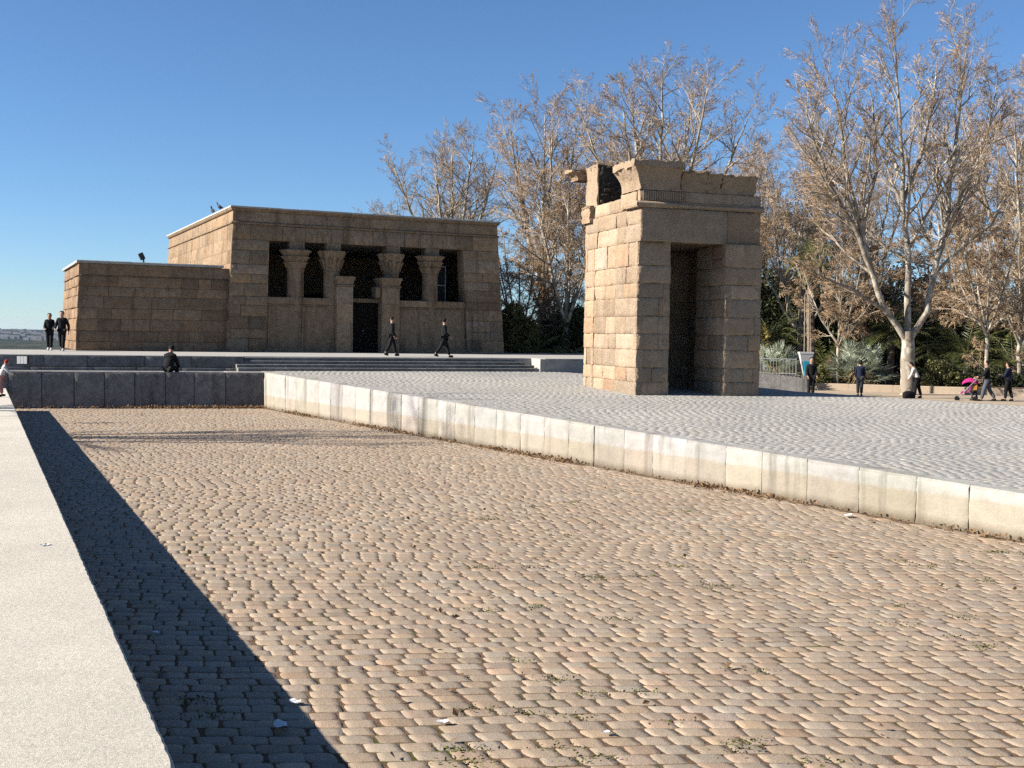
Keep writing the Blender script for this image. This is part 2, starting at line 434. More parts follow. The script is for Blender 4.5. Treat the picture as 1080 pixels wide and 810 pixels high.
# ------------------------------------------------------------------ masonry
def vnoise(P, seed, f=3.0):
    r = np.random.default_rng(seed); o = np.zeros(len(P))
    for k in range(5):
        d = r.normal(size=3)*f*(1.0 + 0.9*k); o += np.sin(P @ d + r.uniform(0, 6.28))/(1 + 0.7*k)
    return o/2.5
def stone(mb, o, U, N, w, h, depth, rng, relief=0.012, edge=0.02, res=0.16, off=0.0, tint=(1,1,1), Z=UP, chip=0.0):
    nx = max(3, int(w/res)+1); ny = max(3, int(h/res)+1)
    e = min(0.035, w*0.12, h*0.12)
    xs = np.concatenate([[0, 0], [e], np.linspace(e, w-e, nx)[1:-1], [w-e], [w, w]])
    ys = np.concatenate([[0, 0], [e], np.linspace(e, h-e, ny)[1:-1], [h-e], [h, h]])
    X, Y = np.meshgrid(xs, ys); A, B = X.shape
    n = np.zeros_like(X) + off
    P = np.stack([X.ravel()+o[0]*1.3, Y.ravel()+o[2], np.zeros(X.size)+o[1]], 1)
    n += relief*vnoise(P, int(rng.integers(1e6)), 2.2).reshape(A, B)
    rim = np.zeros_like(X, bool); rim[1, 1:-1] = rim[-2, 1:-1] = True; rim[1:-1, 1] = rim[1:-1, -2] = True
    drop = edge*(0.5 + rng.random(X.shape)*1.0)
    n[rim] -= drop[rim]
    if chip > 0 and rng.random() < chip:
        qx, qy = rng.choice([0, w]), rng.choice([0, h]); rr = rng.uniform(0.08, 0.2)
        n -= np.where(np.isfinite(X), rng.uniform(0.02, 0.06)*np.exp(-((X-qx)**2 + (Y-qy)**2)/rr**2), 0)
    j = edge*0.35
    X = X + np.where(rim, rng.uniform(-j, j, X.shape), 0); Y = Y + np.where(rim, rng.uniform(-j, j, X.shape), 0)
    out = np.zeros_like(rim); out[0] = out[-1] = True; out[:, 0] = out[:, -1] = True
    X[0] = X[1]; X[-1] = X[-2]; X[:, 0] = X[:, 1]; X[:, -1] = X[:, -2]; Y[0] = Y[1]; Y[-1] = Y[-2]; Y[:, 0] = Y[:, 1]; Y[:, -1] = Y[:, -2]
    n[out] = -depth
    v = o[None, :] + X.ravel()[:, None]*U + Y.ravel()[:, None]*Z + n.ravel()[:, None]*N
    idx = np.arange(A*B).reshape(A, B)
    f = np.stack([idx[:-1,:-1], idx[:-1,1:], idx[1:,1:], idx[1:,:-1]], -1).reshape(-1, 4)
    if np.dot(np.cross(U, Z), N) < 0: f = f[:, ::-1]
    mb.add(v, f, tint)
def courses(z0, z1, mean, rng):
    k = max(1, round((z1-z0)/mean)); h = np.ones(k) + rng.uniform(-0.22, 0.22, k)
    return np.concatenate([[z0], z0 + np.cumsum(h)/h.sum()*(z1-z0)])
def masonry(mb, o, U, N, w, z0, z1, rng, ch=0.56, bl=1.1, depth=0.25, gap=0.010, relief=0.012, edge=0.02, var=0.1, zs=None, odd=None, res=0.16, off=0.008, chip=0.0, uneven=0.35, split=0.0):
    zs = courses(z0, z1, ch, rng) if zs is None else [z for z in zs if z0-1e-6 <= z <= z1+1e-6]
    for a, b in zip(zs[:-1], zs[1:]):
        k = max(1, round(w/bl + rng.uniform(-0.4, 0.4)))
        ws = np.ones(k) + rng.uniform(-uneven, uneven, k); xs = np.concatenate([[0], np.cumsum(ws)/ws.sum()*w])
        row = 1 + rng.normal(0, var*0.5)
        for x0, x1 in zip(xs[:-1], xs[1:]):
            br = row*(1 + rng.normal(0, var)); hue = rng.normal(0, 0.035)
            tn = np.clip(np.array([br*(1+hue), br, br*(1-hue*1.3)]), 0.35, 1.6)
            if odd is not None and rng.random() < odd[0]: tn = np.array(odd[1])*br
            parts = [(a, b)]
            if split and rng.random() < split: m_ = a + (b-a)*rng.uniform(0.35, 0.65); parts = [(a, m_), (m_, b)]
            for a_, b_ in parts:
                stone(mb, o + U*(x0+gap/2) + UP*(a_+gap/2), U, N, x1-x0-gap, b_-a_-gap, depth, rng, relief, edge, res, rng.uniform(-off, off), tn*rng.uniform(0.93, 1.07), chip=chip)

# ------------------------------------------------------------------ layout constants
u25, v25 = ax(25)
def plaza_z(x, y): return 1.29 + 0.02145*((v25[0]*x + v25[1]*y) - 41.6)
TZ = 1.82
FAR_R = np.array([-9.11, 41.73]); NEAR = np.array([7.19, 15.8])
wdir = (NEAR - FAR_R)/np.linalg.norm(NEAR - FAR_R)         # along the right pool wall, towards the camera
wnor = np.array([wdir[1], -wdir[0]])                         # towards the plaza?
if np.dot(wnor, np.array([1.0, 0.3])) < 0: wnor = -wnor
ldir = np.array([-math.sin(R(25.1)), math.cos(R(25.1))])      # left ledge, away from the camera
L0 = np.array([-1.51, 5.14])
LZ = 0.75
lnor = np.array([-ldir[1], ldir[0]])                          # to the left
FWL = np.array([-19.6, 39.2])                                 # far pool wall, left end

# ------------------------------------------------------------------ ground, far land
def build_land():
    ys = np.concatenate([np.linspace(-60, 150, 43), 150*np.exp(np.linspace(0.05, math.log(11000/150), 60))])
    az = np.linspace(-1.0, 1.0, 121)
    nY, nA = len(ys), len(az)
    X = np.zeros((nY, nA)); Y = np.zeros((nY, nA)); Zz = np.zeros((nY, nA))
    for i, y in enumerate(ys):
        w = 160 + max(0, y)*0.9
        X[i] = az*w; Y[i] = y
    d = Y + 0.0
    edge = 62 + np.clip((X + 12)*2.2, 0, 95)          # rim of the park plateau: close on the left, far on the right
    near = np.where(X > 8, 0.17, -0.25)
    k = np.clip((d - edge)/260, 0, 1); k = k*k*(3-2*k)
    valley = np.interp(d, [0, 320, 1500, 3000, 5000, 7000, 11000], [0, -30, -62, -52, -28, -3, -10])
    P = np.stack([X.ravel()/900, Y.ravel()/900, np.zeros(X.size)], 1)
    hills = vnoise(P, 5, 0.9).reshape(X.shape)*np.clip((d-800)/4000, 0, 1)*7
    Zz = near*(1-k) + (valley + hills)*k
    v = np.stack([X.ravel(), Y.ravel(), Zz.ravel()], 1)
    idx = np.arange(nY*nA).reshape(nY, nA)
    f = np.stack([idx[:-1,:-1], idx[:-1,1:], idx[1:,1:], idx[1:,:-1]], -1).reshape(-1, 4)
    cen = v[f].mean(1)
    far = (cen[:,1] > 150) | ((cen[:,1] > 60) & (cen[:,0] < -12))
    mb = MB(); mb.add(v, f[~far], mat=0)
    mb.add(v[:0], np.zeros((0,4), int))
    mb.f.append(f[far]); mb.m.append(np.full(far.sum(), 1))
    o = mb.build('ground', [M['soil'], M['land']], smooth=179, kind='structure')
    return o
build_land()
rngc = np.random.default_rng(77)
mb = MB()
for i in range(420):                                        # the far city skyline, one mass
    d = rngc.uniform(4300, 7000); x = -d*rngc.uniform(0.30, 0.52)
    z = float(np.interp(d, [3000, 5000, 7000], [-52, -28, -3])) - 6
    w, h = rngc.uniform(12, 45), rngc.uniform(4, 11) + (rngc.random() < 0.05)*10
    b = rngc.uniform(0.7, 1.15)
    mb.box((x, d, z), (x+w, d+rngc.uniform(12, 30), z+6+h), (b, b*rngc.uniform(0.9, 1), b*rngc.uniform(0.8, 0.97)))
tt = NT('far_render'); tt.done(tt.mix(1.0, (0.33, 0.33, 0.35), tt.tint(), 'MULTIPLY'), 0.9)
o = mb.build('distant_city', tt.mat, kind='stuff'); tag(o, 'pale blocks of a distant city on the hazy horizon at far left', 'city')

# ------------------------------------------------------------------ pool floor of cobbles
def side(p, d, x, y): return (x-p[0])*(-d[1]) + (y-p[1])*d[0]       # >0 to the left of d
def sett_field(name, mat, inside, y0, y1, x0, x1, px_, py_, seed, zf, shift=0.36, wav=1.0, g=(-1, -0.9, -0.5, 0, 0.5, 0.9, 1.0), H0=0.0118, gap=0.0032, tilt=0.0085, tintf=None, slope=0.04):
    """a field of individually shaped stone setts, laid in wavering rows, as one paved sheet"""
    rng = np.random.default_rng(seed)
    cs = []; y = y0; off = 0.0
    while y < y1:
        off += -py_*shift + rng.normal(0, 0.012)
        if rng.random() < 0.10: off += rng.uniform(0.3, 0.7)*px_
        k = int((x1-x0)/px_) + 2
        w = 1 + rng.normal(0, 0.06, k)
        xs = x0 + (off % px_) + np.cumsum(w)*px_*(1.0/np.mean(w)) - px_
        cs.append(np.stack([xs, np.full(k, y), w], 1)); y += py_
    cs = np.concatenate(cs)
    cx0, cy0 = cs[:,0], cs[:,1]
    cy = cy0 + wav*(0.10*np.sin(cx0*0.45 + 0.5*np.sin(cy0*0.3)) + 0.03*np.sin(cx0*1.5 + cy0*0.8)) + cx0*slope + rng.normal(0, 0.004, len(cs))
    cx = cx0 + wav*0.06*np.sin(cy0*0.7 + cx0*0.25)
    ang = np.arctan(wav*(0.045*np.cos(cx0*0.45 + 0.5*np.sin(cy0*0.3)) + 0.045*np.cos(cx0*1.5 + cy0*0.8)) + slope)
    ok = inside(cx, cy)
    cx, cy, ang, ww = cx[ok], cy[ok], ang[ok], cs[ok, 2]
    n = len(cx); g = np.array(g)
    A, B = np.meshgrid(g, g); k = A.size
    ar, br = A.ravel(), B.ravel()
    cut = rng.uniform(0.03, 0.13, (n, 1))
    ex = 1 - cut*np.abs(br)[None,:]**4; ey = 1 - cut*np.abs(ar)[None,:]**6
    hgt = ((1 - np.abs(ar)**10)*(1 - np.abs(br)**8))**0.4
    dome = -0.25*(ar**2) - 0.3*(br**2)
    sx = (px_*0.5*ww - gap); sy = (py_*0.5 - gap*0.8)*(1 + rng.normal(0, 0.04, n))
    H = H0 + rng.normal(0, 0.0016, n)
    tx, ty = rng.normal(0, tilt, n), rng.normal(0, tilt, n)
    an = ang + rng.normal(0, 0.022, n)
    skew = -shift*0.75 + rng.normal(0, 0.06, n)
    lx = sx[:,None]*(ar[None,:]*ex) + (skew*sy)[:,None]*br[None,:]
    ly = sy[:,None]*(br[None,:]*ey)
    jit = rng.normal(0, 0.0025, (n, k, 2))
    lx = lx + jit[:,:,0]; ly = ly + jit[:,:,1]
    z = -0.022 + H[:,None]*(hgt*(1 + dome*0.35))[None,:] + (tx[:,None]*lx + ty[:,None]*ly)*hgt[None,:] + rng.normal(0, 0.0010, (n, k))*hgt[None,:]
    ca, sa = np.cos(an)[:,None], np.sin(an)[:,None]
    X = cx[:,None] + lx*ca - ly*sa; Y = cy[:,None] + lx*sa + ly*ca
    V = np.stack([X, Y, z + zf(X, Y)], -1).reshape(-1, 3)
    idx = np.arange(k).reshape(A.shape)
    f = np.stack([idx[:-1,:-1], idx[:-1,1:], idx[1:,1:], idx[1:,:-1]], -1).reshape(-1, 4)
    F = (f[None,:,:] + (np.arange(n)*k)[:,None,None]).reshape(-1, 4)
    mb = MB(); mb.add(V, F, np.repeat(tintf(rng, n), k, 0))
    return mb.build(name, mat, smooth=179, kind='structure')
def cobble_tint(rng, n):
    b = np.clip(1 + rng.normal(0, 0.10, n), 0.65, 1.35); hue = rng.normal(0, 0.035, n)
    pink = (rng.random(n) < 0.2)*0.05; grey = (rng.random(n) < 0.10)
    T = np.stack([b*(1 + hue + pink*0.4), b*(1 - pink*0.5), b*(1 - hue*1.2 - pink*0.2)], 1)
    T[grey] = (b[grey]*0.97)[:,None]*np.array([0.97, 1.01, 1.05])
    return T
def cobbles():
    fw = (FAR_R - FWL)/np.linalg.norm(FAR_R - FWL)
    def inside(x, y):
        return (side(FAR_R, wdir, x, y) < -0.12) & (side(L0, ldir, x, y) < -0.10) & (side(FWL, fw, x, y) < -0.12) & (np.abs(x) < y*0.5 + 3.0)
    sett_field('pool_floor', M['cobble'], inside, 3.2, 46, -24, 14, 0.232, 0.168, 3, lambda x, y: 0*x, tintf=cobble_tint)
    bed = MB()
    bed.add(np.array([[-30, -2, -0.0185], [18, -2, -0.0185], [18, 50, -0.0185], [-30, 50, -0.0185]]), [[0, 1, 2, 3]])
    bed.build('pool_bed', M['dirt'], kind='structure')
cobbles()

# ------------------------------------------------------------------ left ledge (walkway)
def ledge():
    mb = MB(); rng = np.random.default_rng(8)
    ang = math.atan2(ldir[1], ldir[0])
    Mx = np.eye(4); Mx[:2,0] = ldir; Mx[:2,1] = lnor; Mx[:2,3] = L0
    cuts = [-9.0, 17.5, 24.2, 30.5, 36.8]
    for a, b in zip(cuts[:-1], cuts[1:]):
        t = 1 + rng.normal(0, 0.04); n = int((b-a)/0.06)
        sv = np.linspace(a+0.006, b-0.006, n+1)
        j = rng.normal(0, 0.0022, n+1) + 0.002*np.sin(sv*2.3 + a)
        for _ in range(int((b-a)*0.5)):
            k = rng.integers(2, n-2); j[k] += rng.uniform(0.003, 0.012)
        cols = [(0.0*j, 0*j - 0.2), (j*0.5, 0*j + LZ - 0.020), (j + 0.004, 0*j + LZ - 0.008), (j + 0.018, 0*j + LZ), (0*j + 0.3, 0*j + LZ), (0*j + 9.0, 0*j + LZ), (0*j + 9.0, 0*j - 0.2)]
        v = np.stack([np.stack([L0[0] + ldir[0]*sv + lnor[0]*l_, L0[1] + ldir[1]*sv + lnor[1]*l_, z_], 1) for l_, z_ in cols], 1)
        m = len(cols); idx = np.arange((n+1)*m).reshape(n+1, m)
        f = np.stack([idx[:-1,:-1], idx[:-1,1:], idx[1:,1:], idx[1:,:-1]], -1).reshape(-1, 4)[:, ::-1]
        mb.add(v.reshape(-1, 3), f, (t, t, t))
    Mx = np.eye(4); Mx[:2,0] = ldir; Mx[:2,1] = lnor; Mx[:2,3] = L0
    mb.box((-9, 0.05, -0.3), (36.8, 8.95, LZ-0.03), (0.5, 0.46, 0.42), M=Mx)
    return mb.build('path', M['ledge'], kind='structure')
ledge()

# ------------------------------------------------------------------ right pool wall and far pool wall
def side_wall():
    rng = np.random.default_rng(15); mb = MB()
    Lw = np.linalg.norm(NEAR - FAR_R); s = 0.0
    U = np.array([*wdir, 0]); N = np.array([*(-wnor), 0])
    while s < Lw + 9:
        w = rng.uniform(0.92, 1.12)
        p = FAR_R + wdir*s; q = FAR_R + wdir*(s+w)
        z0, z1 = plaza_z(*p), plaza_z(*q)
        b = 1 + rng.normal(0, 0.10)
        tn = (b, b*rng.uniform(0.97, 1.02), b*rng.uniform(0.93, 1.02))
        h = min(z0, z1)
        stone(mb, np.array([p[0], p[1], -0.05]) + U*0.006, U, N, w-0.012, h+0.05-0.012, 0.05, rng, 0.016, 0.016, 0.10, rng.uniform(-0.012, 0.012), tn, chip=0.5)
        # top face of the block, following the slope
        a = 0.36
        P = [p + wdir*0.006, q - wdir*0.006]
        v = []
        for zz, ins in ((-0.05, 0.02), (0.0, 0.02)):
            for (pp, z) in ((P[0], z0), (P[1], z1)):
                v.append([*(pp + wnor*ins), z + (0.012 if zz == 0.0 else -h-0.05)])
                v.append([*(pp + wnor*a), z + (0.012 if zz == 0.0 else -h-0.05)])
        mb.add(v, [[4,6,7,5],[0,2,6,4],[2,3,7,6],[1,0,4,5],[3,1,5,7],[0,1,3,2]], tn)
        s += w
    o = mb.build('pool_wall', M['coping'], smooth=40)
    tag(o, 'low pale granite block wall stained tan along its foot, between basin and plaza', 'wall')
side_wall()
def far_wall():
    rng = np.random.default_rng(16); mb = MB()
    d = FAR_R - FWL; L = np.linalg.norm(d); U = np.array([*(d/L), 0]); N = np.cross(U, UP)
    s = 0.0
    while s < L - 0.02:
        w = min(rng.uniform(0.95, 1.15), L - s)
        if L - s - w < 0.4: w = L - s
        p = FWL + d/L*s; b = 1 + rng.normal(0, 0.12)
        stone(mb, np.array([p[0], p[1], -0.05]) + U*0.008, U, N, w-0.03, 1.31, 0.04, rng, 0.012, 0.008, 0.14, rng.uniform(-0.010, 0.010), (b, b, b*1.02))
        s += w
    Mx = np.eye(4); Mx[:3,0] = U; Mx[:3,1] = -N; Mx[:2,3] = FWL
    mb.box((0, 0.025, -0.05), (L+0.35, 0.42, 1.24), (0.35,)*3, M=Mx)
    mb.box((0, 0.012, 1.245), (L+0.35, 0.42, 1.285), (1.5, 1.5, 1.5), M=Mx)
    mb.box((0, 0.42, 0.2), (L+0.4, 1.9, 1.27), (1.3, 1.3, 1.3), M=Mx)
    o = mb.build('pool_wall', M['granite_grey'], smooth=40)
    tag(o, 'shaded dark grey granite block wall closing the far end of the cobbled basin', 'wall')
far_wall()

# ------------------------------------------------------------------ plaza, path, planting ground
edge_r = [(2.2, 47.5), (8.0, 41.5), (9.55, 38.14), (12.54, 35.77), (15.23, 33.79), (26, 26.0), (32, 6)]
wall_in = [tuple(NEAR + wdir*10 + wnor*0.35), tuple(FAR_R + wnor*0.35)]
mb = MB()
def dense(poly, step=1.2):
    out = []
    for (a, b) in zip(poly, poly[1:] + poly[:1]):
        k = max(1, int(math.hypot(b[0]-a[0], b[1]-a[1])/step))
        out += [(a[0]+(b[0]-a[0])*i/k, a[1]+(b[1]-a[1])*i/k) for i in range(k)]
    return out
mb.prism([wall_in[0]] + edge_r[::-1] + [(2.37, 48.6), (-9.6, 43.2), wall_in[1]], -0.25, lambda x, y: plaza_z(x, y) - 0.0195)
mb.build('plaza', M['plaza_joint'], kind='structure')
mb = MB(); mb.prism([(-9.05, 41.95), (-9.5, 43.3), (-10.9, 42.95), (-10.4, 41.7)], 0.5, 1.285); mb.build('paving', M['plaza'], kind='structure')
def in_poly(poly, x, y):
    ins = np.zeros(len(x), bool); n = len(poly)
    for i in range(n):
        (xa, ya), (xb, yb) = poly[i], poly[(i+1) % n]
        c_ = ((ya > y) != (yb > y)) & (x < (xb-xa)*(y-ya)/((yb-ya) if yb != ya else 1e-9) + xa); ins ^= c_
    return ins
PIN = [tuple(NEAR + wdir*9 + wnor*0.43)] + [(a_-0.12, b_-0.12) for a_, b_ in edge_r[::-1]] + [(2.2, 48.3), (-9.0, 43.3), tuple(FAR_R + wnor*0.5)]
def plaza_tint(rng, n):
    b = np.clip(1 + rng.normal(0, 0.045, n), 0.7, 1.3); h = rng.normal(0, 0.02, n)
    return np.stack([b*(1+h), b, b*(1-h)], 1)
sett_field('plaza_paving', M['plaza'], lambda x, y: in_poly(PIN, x, y) & (np.abs(x) < y*0.5 + 2.5), 6, 50, -12, 28, 0.21, 0.125, 9, plaza_z, shift=0.1, wav=0.7, g=(-1, -0.88, 0, 0.88, 1.0), H0=0.0090, gap=0.0025, tilt=0.005, tintf=plaza_tint, slope=0.25)
mb = MB()
mb.prism([(32.4, 6), (26.3, 26.2), (15.4, 34.0), (12.7, 36.0), (9.7, 38.4), (8.1, 41.8), (2.6, 47.9), (2.0, 62), (14, 62), (40, 57), (70, 40), (60, 6)], -0.4, lambda x, y: 0.24 if y < 52 else 0.28)
mb.build('sandy_path', M['sand'], kind='structure')

# ------------------------------------------------------------------ terrace, its wall and the steps
us, vs = ax(22)
S0 = np.array([-10.3, 42.75, 0]); S1 = S0 + us*12.55
mb = MB(); rng = np.random.default_rng(21)
tr = [(-30, 38.6), (-19.9, 41.1), (-10.3, 43.45)]
p1 = S0 + vs*1.4; p2 = S1 + vs*1.4
mb.prism([(-34, 37.6), (-19.9, 41.05), (-10.3, 43.5), (p1[0], p1[1]+0.3), (p2[0], p2[1]), (p2[0]+0.35, p2[1]-1.5), (5.9, 49.5), (6.4, 62), (8, 84), (-14, 84), (-20.5, 66), (-19.5, 53.6), (-34, 49.5)], -0.3, TZ)
mb.build('terrace', M['terrace'], kind='structure')
mb = MB()
for i in range(4):
    zt = 1.30 + 0.125*(i+1) - 0.005
    Mx = np.eye(4); Mx[:3,0] = us; Mx[:3,1] = vs; Mx[:3,3] = S0
    x = 0.0; end = 12.55 - 0.33*i*0.9
    while x < end:
        w = min(rng.uniform(1.3, 1.9), end - x); b = 1 + rng.normal(0, 0.1)
        mb.box((x+0.004, 0.36*i, 0.9), (x+w-0.004, 0.36*i+0.6, zt), (b, b, b), M=Mx, bev=0.012); x += w
o = mb.build('steps', M['step'], kind='structure')
# left terrace retaining wall in two courses
mb = MB()
d = np.array([-10.3, 43.45]) - np.array([-24.0, 39.9]); L = np.linalg.norm(d); U = np.array([*(d/L), 0]); N = np.cross(U, UP)
o0 = np.array([-24.0, 39.9, 0])
for z0, z1, off in ((1.0, 1.40, 0.10), (1.41, 1.83, 0.0)):
    x = 0.0
    while x < L - 0.01:
        w = min(rng.uniform(1.2, 2.3), L - x)
        if L - x - w < 0.5: w = L - x
        b = 1 + rng.normal(0, 0.1)
        stone(mb, o0 + U*(x+0.009) + N*off + UP*z0, U, N, w-0.018, z1-z0-0.01, 0.12+off, rng, 0.006, 0.006, 0.25, 0, (b, b, b*1.03)); x += w
Mx = np.eye(4); Mx[:3,0] = U; Mx[:3,1] = -N; Mx[:3,3] = o0
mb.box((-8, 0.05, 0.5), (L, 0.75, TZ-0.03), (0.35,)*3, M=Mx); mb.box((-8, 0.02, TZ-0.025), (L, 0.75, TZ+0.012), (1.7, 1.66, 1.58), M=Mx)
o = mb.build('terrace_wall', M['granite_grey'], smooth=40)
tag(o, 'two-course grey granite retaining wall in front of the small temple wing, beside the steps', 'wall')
# right cheek and wall beyond the steps
mb = MB()
a = S1 + us*0.02; b = a + us*4.6; d = b - a; L = np.linalg.norm(d); U = d/L; N = np.cross(U, UP)
x = 0.35
Mx = np.eye(4); Mx[:3,0] = us; Mx[:3,1] = vs; Mx[:3,3] = S1
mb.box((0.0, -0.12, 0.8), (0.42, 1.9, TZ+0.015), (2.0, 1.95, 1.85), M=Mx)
while x < L - 0.05:
    w = rng.uniform(1.2, 1.7); bb = 0.85 + rng.normal(0, 0.08)
    w = min(w, L - x)
    stone(mb, a + U*x + UP*0.8, U, N, w-0.01, TZ-0.86, 0.1, rng, 0.005, 0.01, 0.3, 0, (bb, bb, bb*1.1)); x += w
Mx = np.eye(4); Mx[:3,0] = U; Mx[:3,1] = -N; Mx[:3,3] = a
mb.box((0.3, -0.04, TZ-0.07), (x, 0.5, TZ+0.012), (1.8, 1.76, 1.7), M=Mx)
mb.box((0.3, 0.02, 0.5), (x, 3.0, TZ-0.075), (0.7, 0.7, 0.7), M=Mx)
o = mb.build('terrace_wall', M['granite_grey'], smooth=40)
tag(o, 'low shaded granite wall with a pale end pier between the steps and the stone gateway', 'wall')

# ------------------------------------------------------------------ temple
ut, vt = ax(25.5)
TC = np.array([-13.61, 54.2, TZ])
TW, TH, TD = 14.6, 6.95, 20.0
temple = thing('temple', 'broad flat-roofed sandstone temple with four flower-capital columns behind low screen walls', 'temple', tuple(TC), math.atan2(ut[1], ut[0]))
def bat(V):                                   # battered walls: lean in about the building's middle
    V = V.copy(); z = np.clip(V[:,2], 0, 7.2)
    V[:,0] = TW/2 + (V[:,0]-TW/2)*(1 - 0.052*z/(TW/2)); V[:,1] = TD/2 + (V[:,1]-TD/2)*(1 - 0.052*z/(TD/2)); return V
EX, EY = np.array([1.0,0,0]), np.array([0,1.0,0])
rng = np.random.default_rng(31)
zz = list(courses(0, 5.40, 0.56, rng)); zz[5] = 2.68
pal = (0.07, (1.2, 1.25, 1.38))
def Tm(mb, s0, s1, z0, z1, t=0.0, zs=None, **k):
    masonry(mb, np.array([s0, t, 0]), EX, -EY, s1-s0, z0, z1, rng, ch=0.56, bl=1.15, depth=0.12, gap=0.014, relief=0.012, edge=0.02, var=0.15, zs=zs, odd=pal, res=0.3, off=0.006, uneven=0.5, **k)
OP0, OP1, OZ0, OZ1 = 1.88, 12.47, 2.68, 5.40
w = MB()                                       # front wall: two corner masses, architrave, frieze
Tm(w, 0, OP0, 0, OZ1, zs=zz); Tm(w, OP1, TW, 0, OZ1, zs=zz); Tm(w, 0, TW, OZ1, 6.12, zs=[OZ1, 6.12])
w.box((0.0, 0.1, 0), (OP0-0.02, 0.9, OZ1), (0.55,)*3); w.box((OP1+0.02, 0.1, 0), (TW, 0.9, OZ1), (0.55,)*3); w.box((0.0, 0.1, OZ1+0.01), (TW, 0.9, 6.6), (0.6,)*3)
masonry(w, np.array([OP0, 0.0, 0]), EY, EX, 0.9, OZ0, OZ1, rng, 0.56, 1, 0.05, 0.007, 0.004, 0.006, zs=zz, res=0.4)
masonry(w, np.array([OP1, 0.0, 0]), EY, -EX, 0.9, OZ0, OZ1, rng, 0.56, 1, 0.05, 0.007, 0.004, 0.006, zs=zz, res=0.4)
w.build('front_wall', M['temple'], temple, 40, bat)
w = MB()                                       # side walls and rear
masonry(w, np.array([0, 0.004, 0]), EY, -EX, TD, 0, 6.12, rng, ch=0.56, bl=1.25, depth=0.12, gap=0.008, relief=0.006, edge=0.008, var=0.07, res=0.4)
masonry(w, np.array([TW, 0.004, 0]), EY, EX, TD, 0, 6.12, rng, ch=0.56, bl=1.25, depth=0.12, gap=0.008, relief=0.006, edge=0.008, var=0.07, res=0.4)
masonry(w, np.array([0, TD, 0]), EX, EY, TW, 0, 6.12, rng, ch=0.6, bl=1.4, depth=0.12, gap=0.008, relief=0.006, edge=0.008, var=0.07, res=0.5)
w.box((0.1, 0.92, 0), (0.8, TD-0.1, 6.3), (0.5,)*3); w.box((TW-0.8, 0.92, 0), (TW-0.1, TD-0.1, 6.3), (0.5,)*3); w.box((0.81, TD-0.9, 0), (TW-0.81, TD-0.1, 6.3), (0.5,)*3)
w.build('side_wall', M['temple'], temple, 40, bat)
def around(mb, prof, x0, y0, x1, y1, tint, mat=0):
    """sweep a (out, z) profile round a rectangle"""
    n = len(prof); v = []
    for (o_, z_) in prof:
        v += [[x0-o_, y0-o_, z_], [x1+o_, y0-o_, z_], [x1+o_, y1+o_, z_], [x0-o_, y1+o_, z_]]
    f = []
    for i in range(n-1):
        for j in range(4):
            k = (j+1) % 4; f.append([4*i+j, 4*i+k, 4*i+4+k, 4*i+4+j])
    mb.add(v, f, tint, mat)
w = MB()                                       # torus and cavetto cornice
th = np.linspace(-math.pi/2, math.pi/2, 7)
around(w, [(0.002, 6.125)] + [(0.015+0.055*math.cos(a), 6.19+0.055*math.sin(a)) for a in th] + [(0.002, 6.255)], 0, 0, TW, TD, (0.9, 0.9, 0.9))
x = 0.0
for k, L_, U_, N_, o_ in ((0, TW, EX, -EY, np.array([0, 0, 0.])), (1, TD, EY, -EX, np.array([0, 0, 0.])), (2, TD, EY, EX, np.array([TW, 0, 0.])), (3, TW, EX, EY, np.array([0, TD, 0.]))):
    masonry(w, o_, U_, N_, L_, 6.26, 6.74, rng, 0.48, 1.5, 0.1, 0.006, 0.004, 0.006, 0.06, zs=[6.26, 6.74], res=0.5)
around(w, [(0.0, 6.745), (0.03, 6.76), (0.09, 6.82), (0.13, 6.87), (0.13, 6.90)], 0, 0, TW, TD, (0.95, 0.95, 0.95))
w.build('cornice', M['temple'], temple, 40, bat)
w = MB(); x = -0.16
while x < TW + 0.16:
    wd = min(rng.uniform(0.9, 1.5), TW + 0.16 - x); h = rng.uniform(-0.008, 0.008)
    w.box((x+0.004, -0.16, 6.903), (x+wd-0.004, 0.8, 6.985+h), (1.1,)*3, bev=0.01); x += wd
w.box((-0.16, 0.81, 6.903), (TW+0.16, TD+0.16, 6.985), (1.1,)*3)
w.box((0.5, 0.5, 5.42), (TW-0.5, TD-0.5, 6.89), (0.5,)*3)
w.build('roof', M['granite_cap'], temple, None, bat)
for a, b in ((OP0, 5.40), (8.66, OP1)):        # screen walls between the columns
    w = MB()
    masonry(w, np.array([a, 0.16, 0]), EX, -EY, b-a, 0.22, 2.25, rng, ch=2.0, bl=1.75, depth=0.1, gap=0.006, relief=0.006, edge=0.006, var=0.05, res=0.3)
    w.box((a+0.005, 0.20, 0.0), (b-0.005, 0.62, 2.30), (0.75,)*3); w.box((a, 0.06, 0.0), (b, 0.2, 0.215), (0.85,)*3, bev=0.02)
    w.box((a, 0.10, 2.26), (b, 0.66, 2.34), (0.8,)*3, bev=0.02)
    masonry(w, np.array([a, 0.06, 0]), EX, -EY, b-a, 2.35, 2.68, rng, ch=0.33, bl=0.9, depth=0.5, gap=0.008, relief=0.012, edge=0.014, var=0.10, zs=[2.35, 2.68], res=0.15)
    w.box((a, 0.12, 2.35), (b, 0.6, 2.67), (0.8,)*3)
    for xx in (a+0.10, (a+b)/2-0.12, (a+b)/2+0.02, b-0.18):                  # raised panel frames
        w.box((xx, 0.125, 0.22), (xx+0.08, 0.2, 2.25), (0.95,)*3)
    w.build('screen_wall', M['temple'], temple, 40, bat)
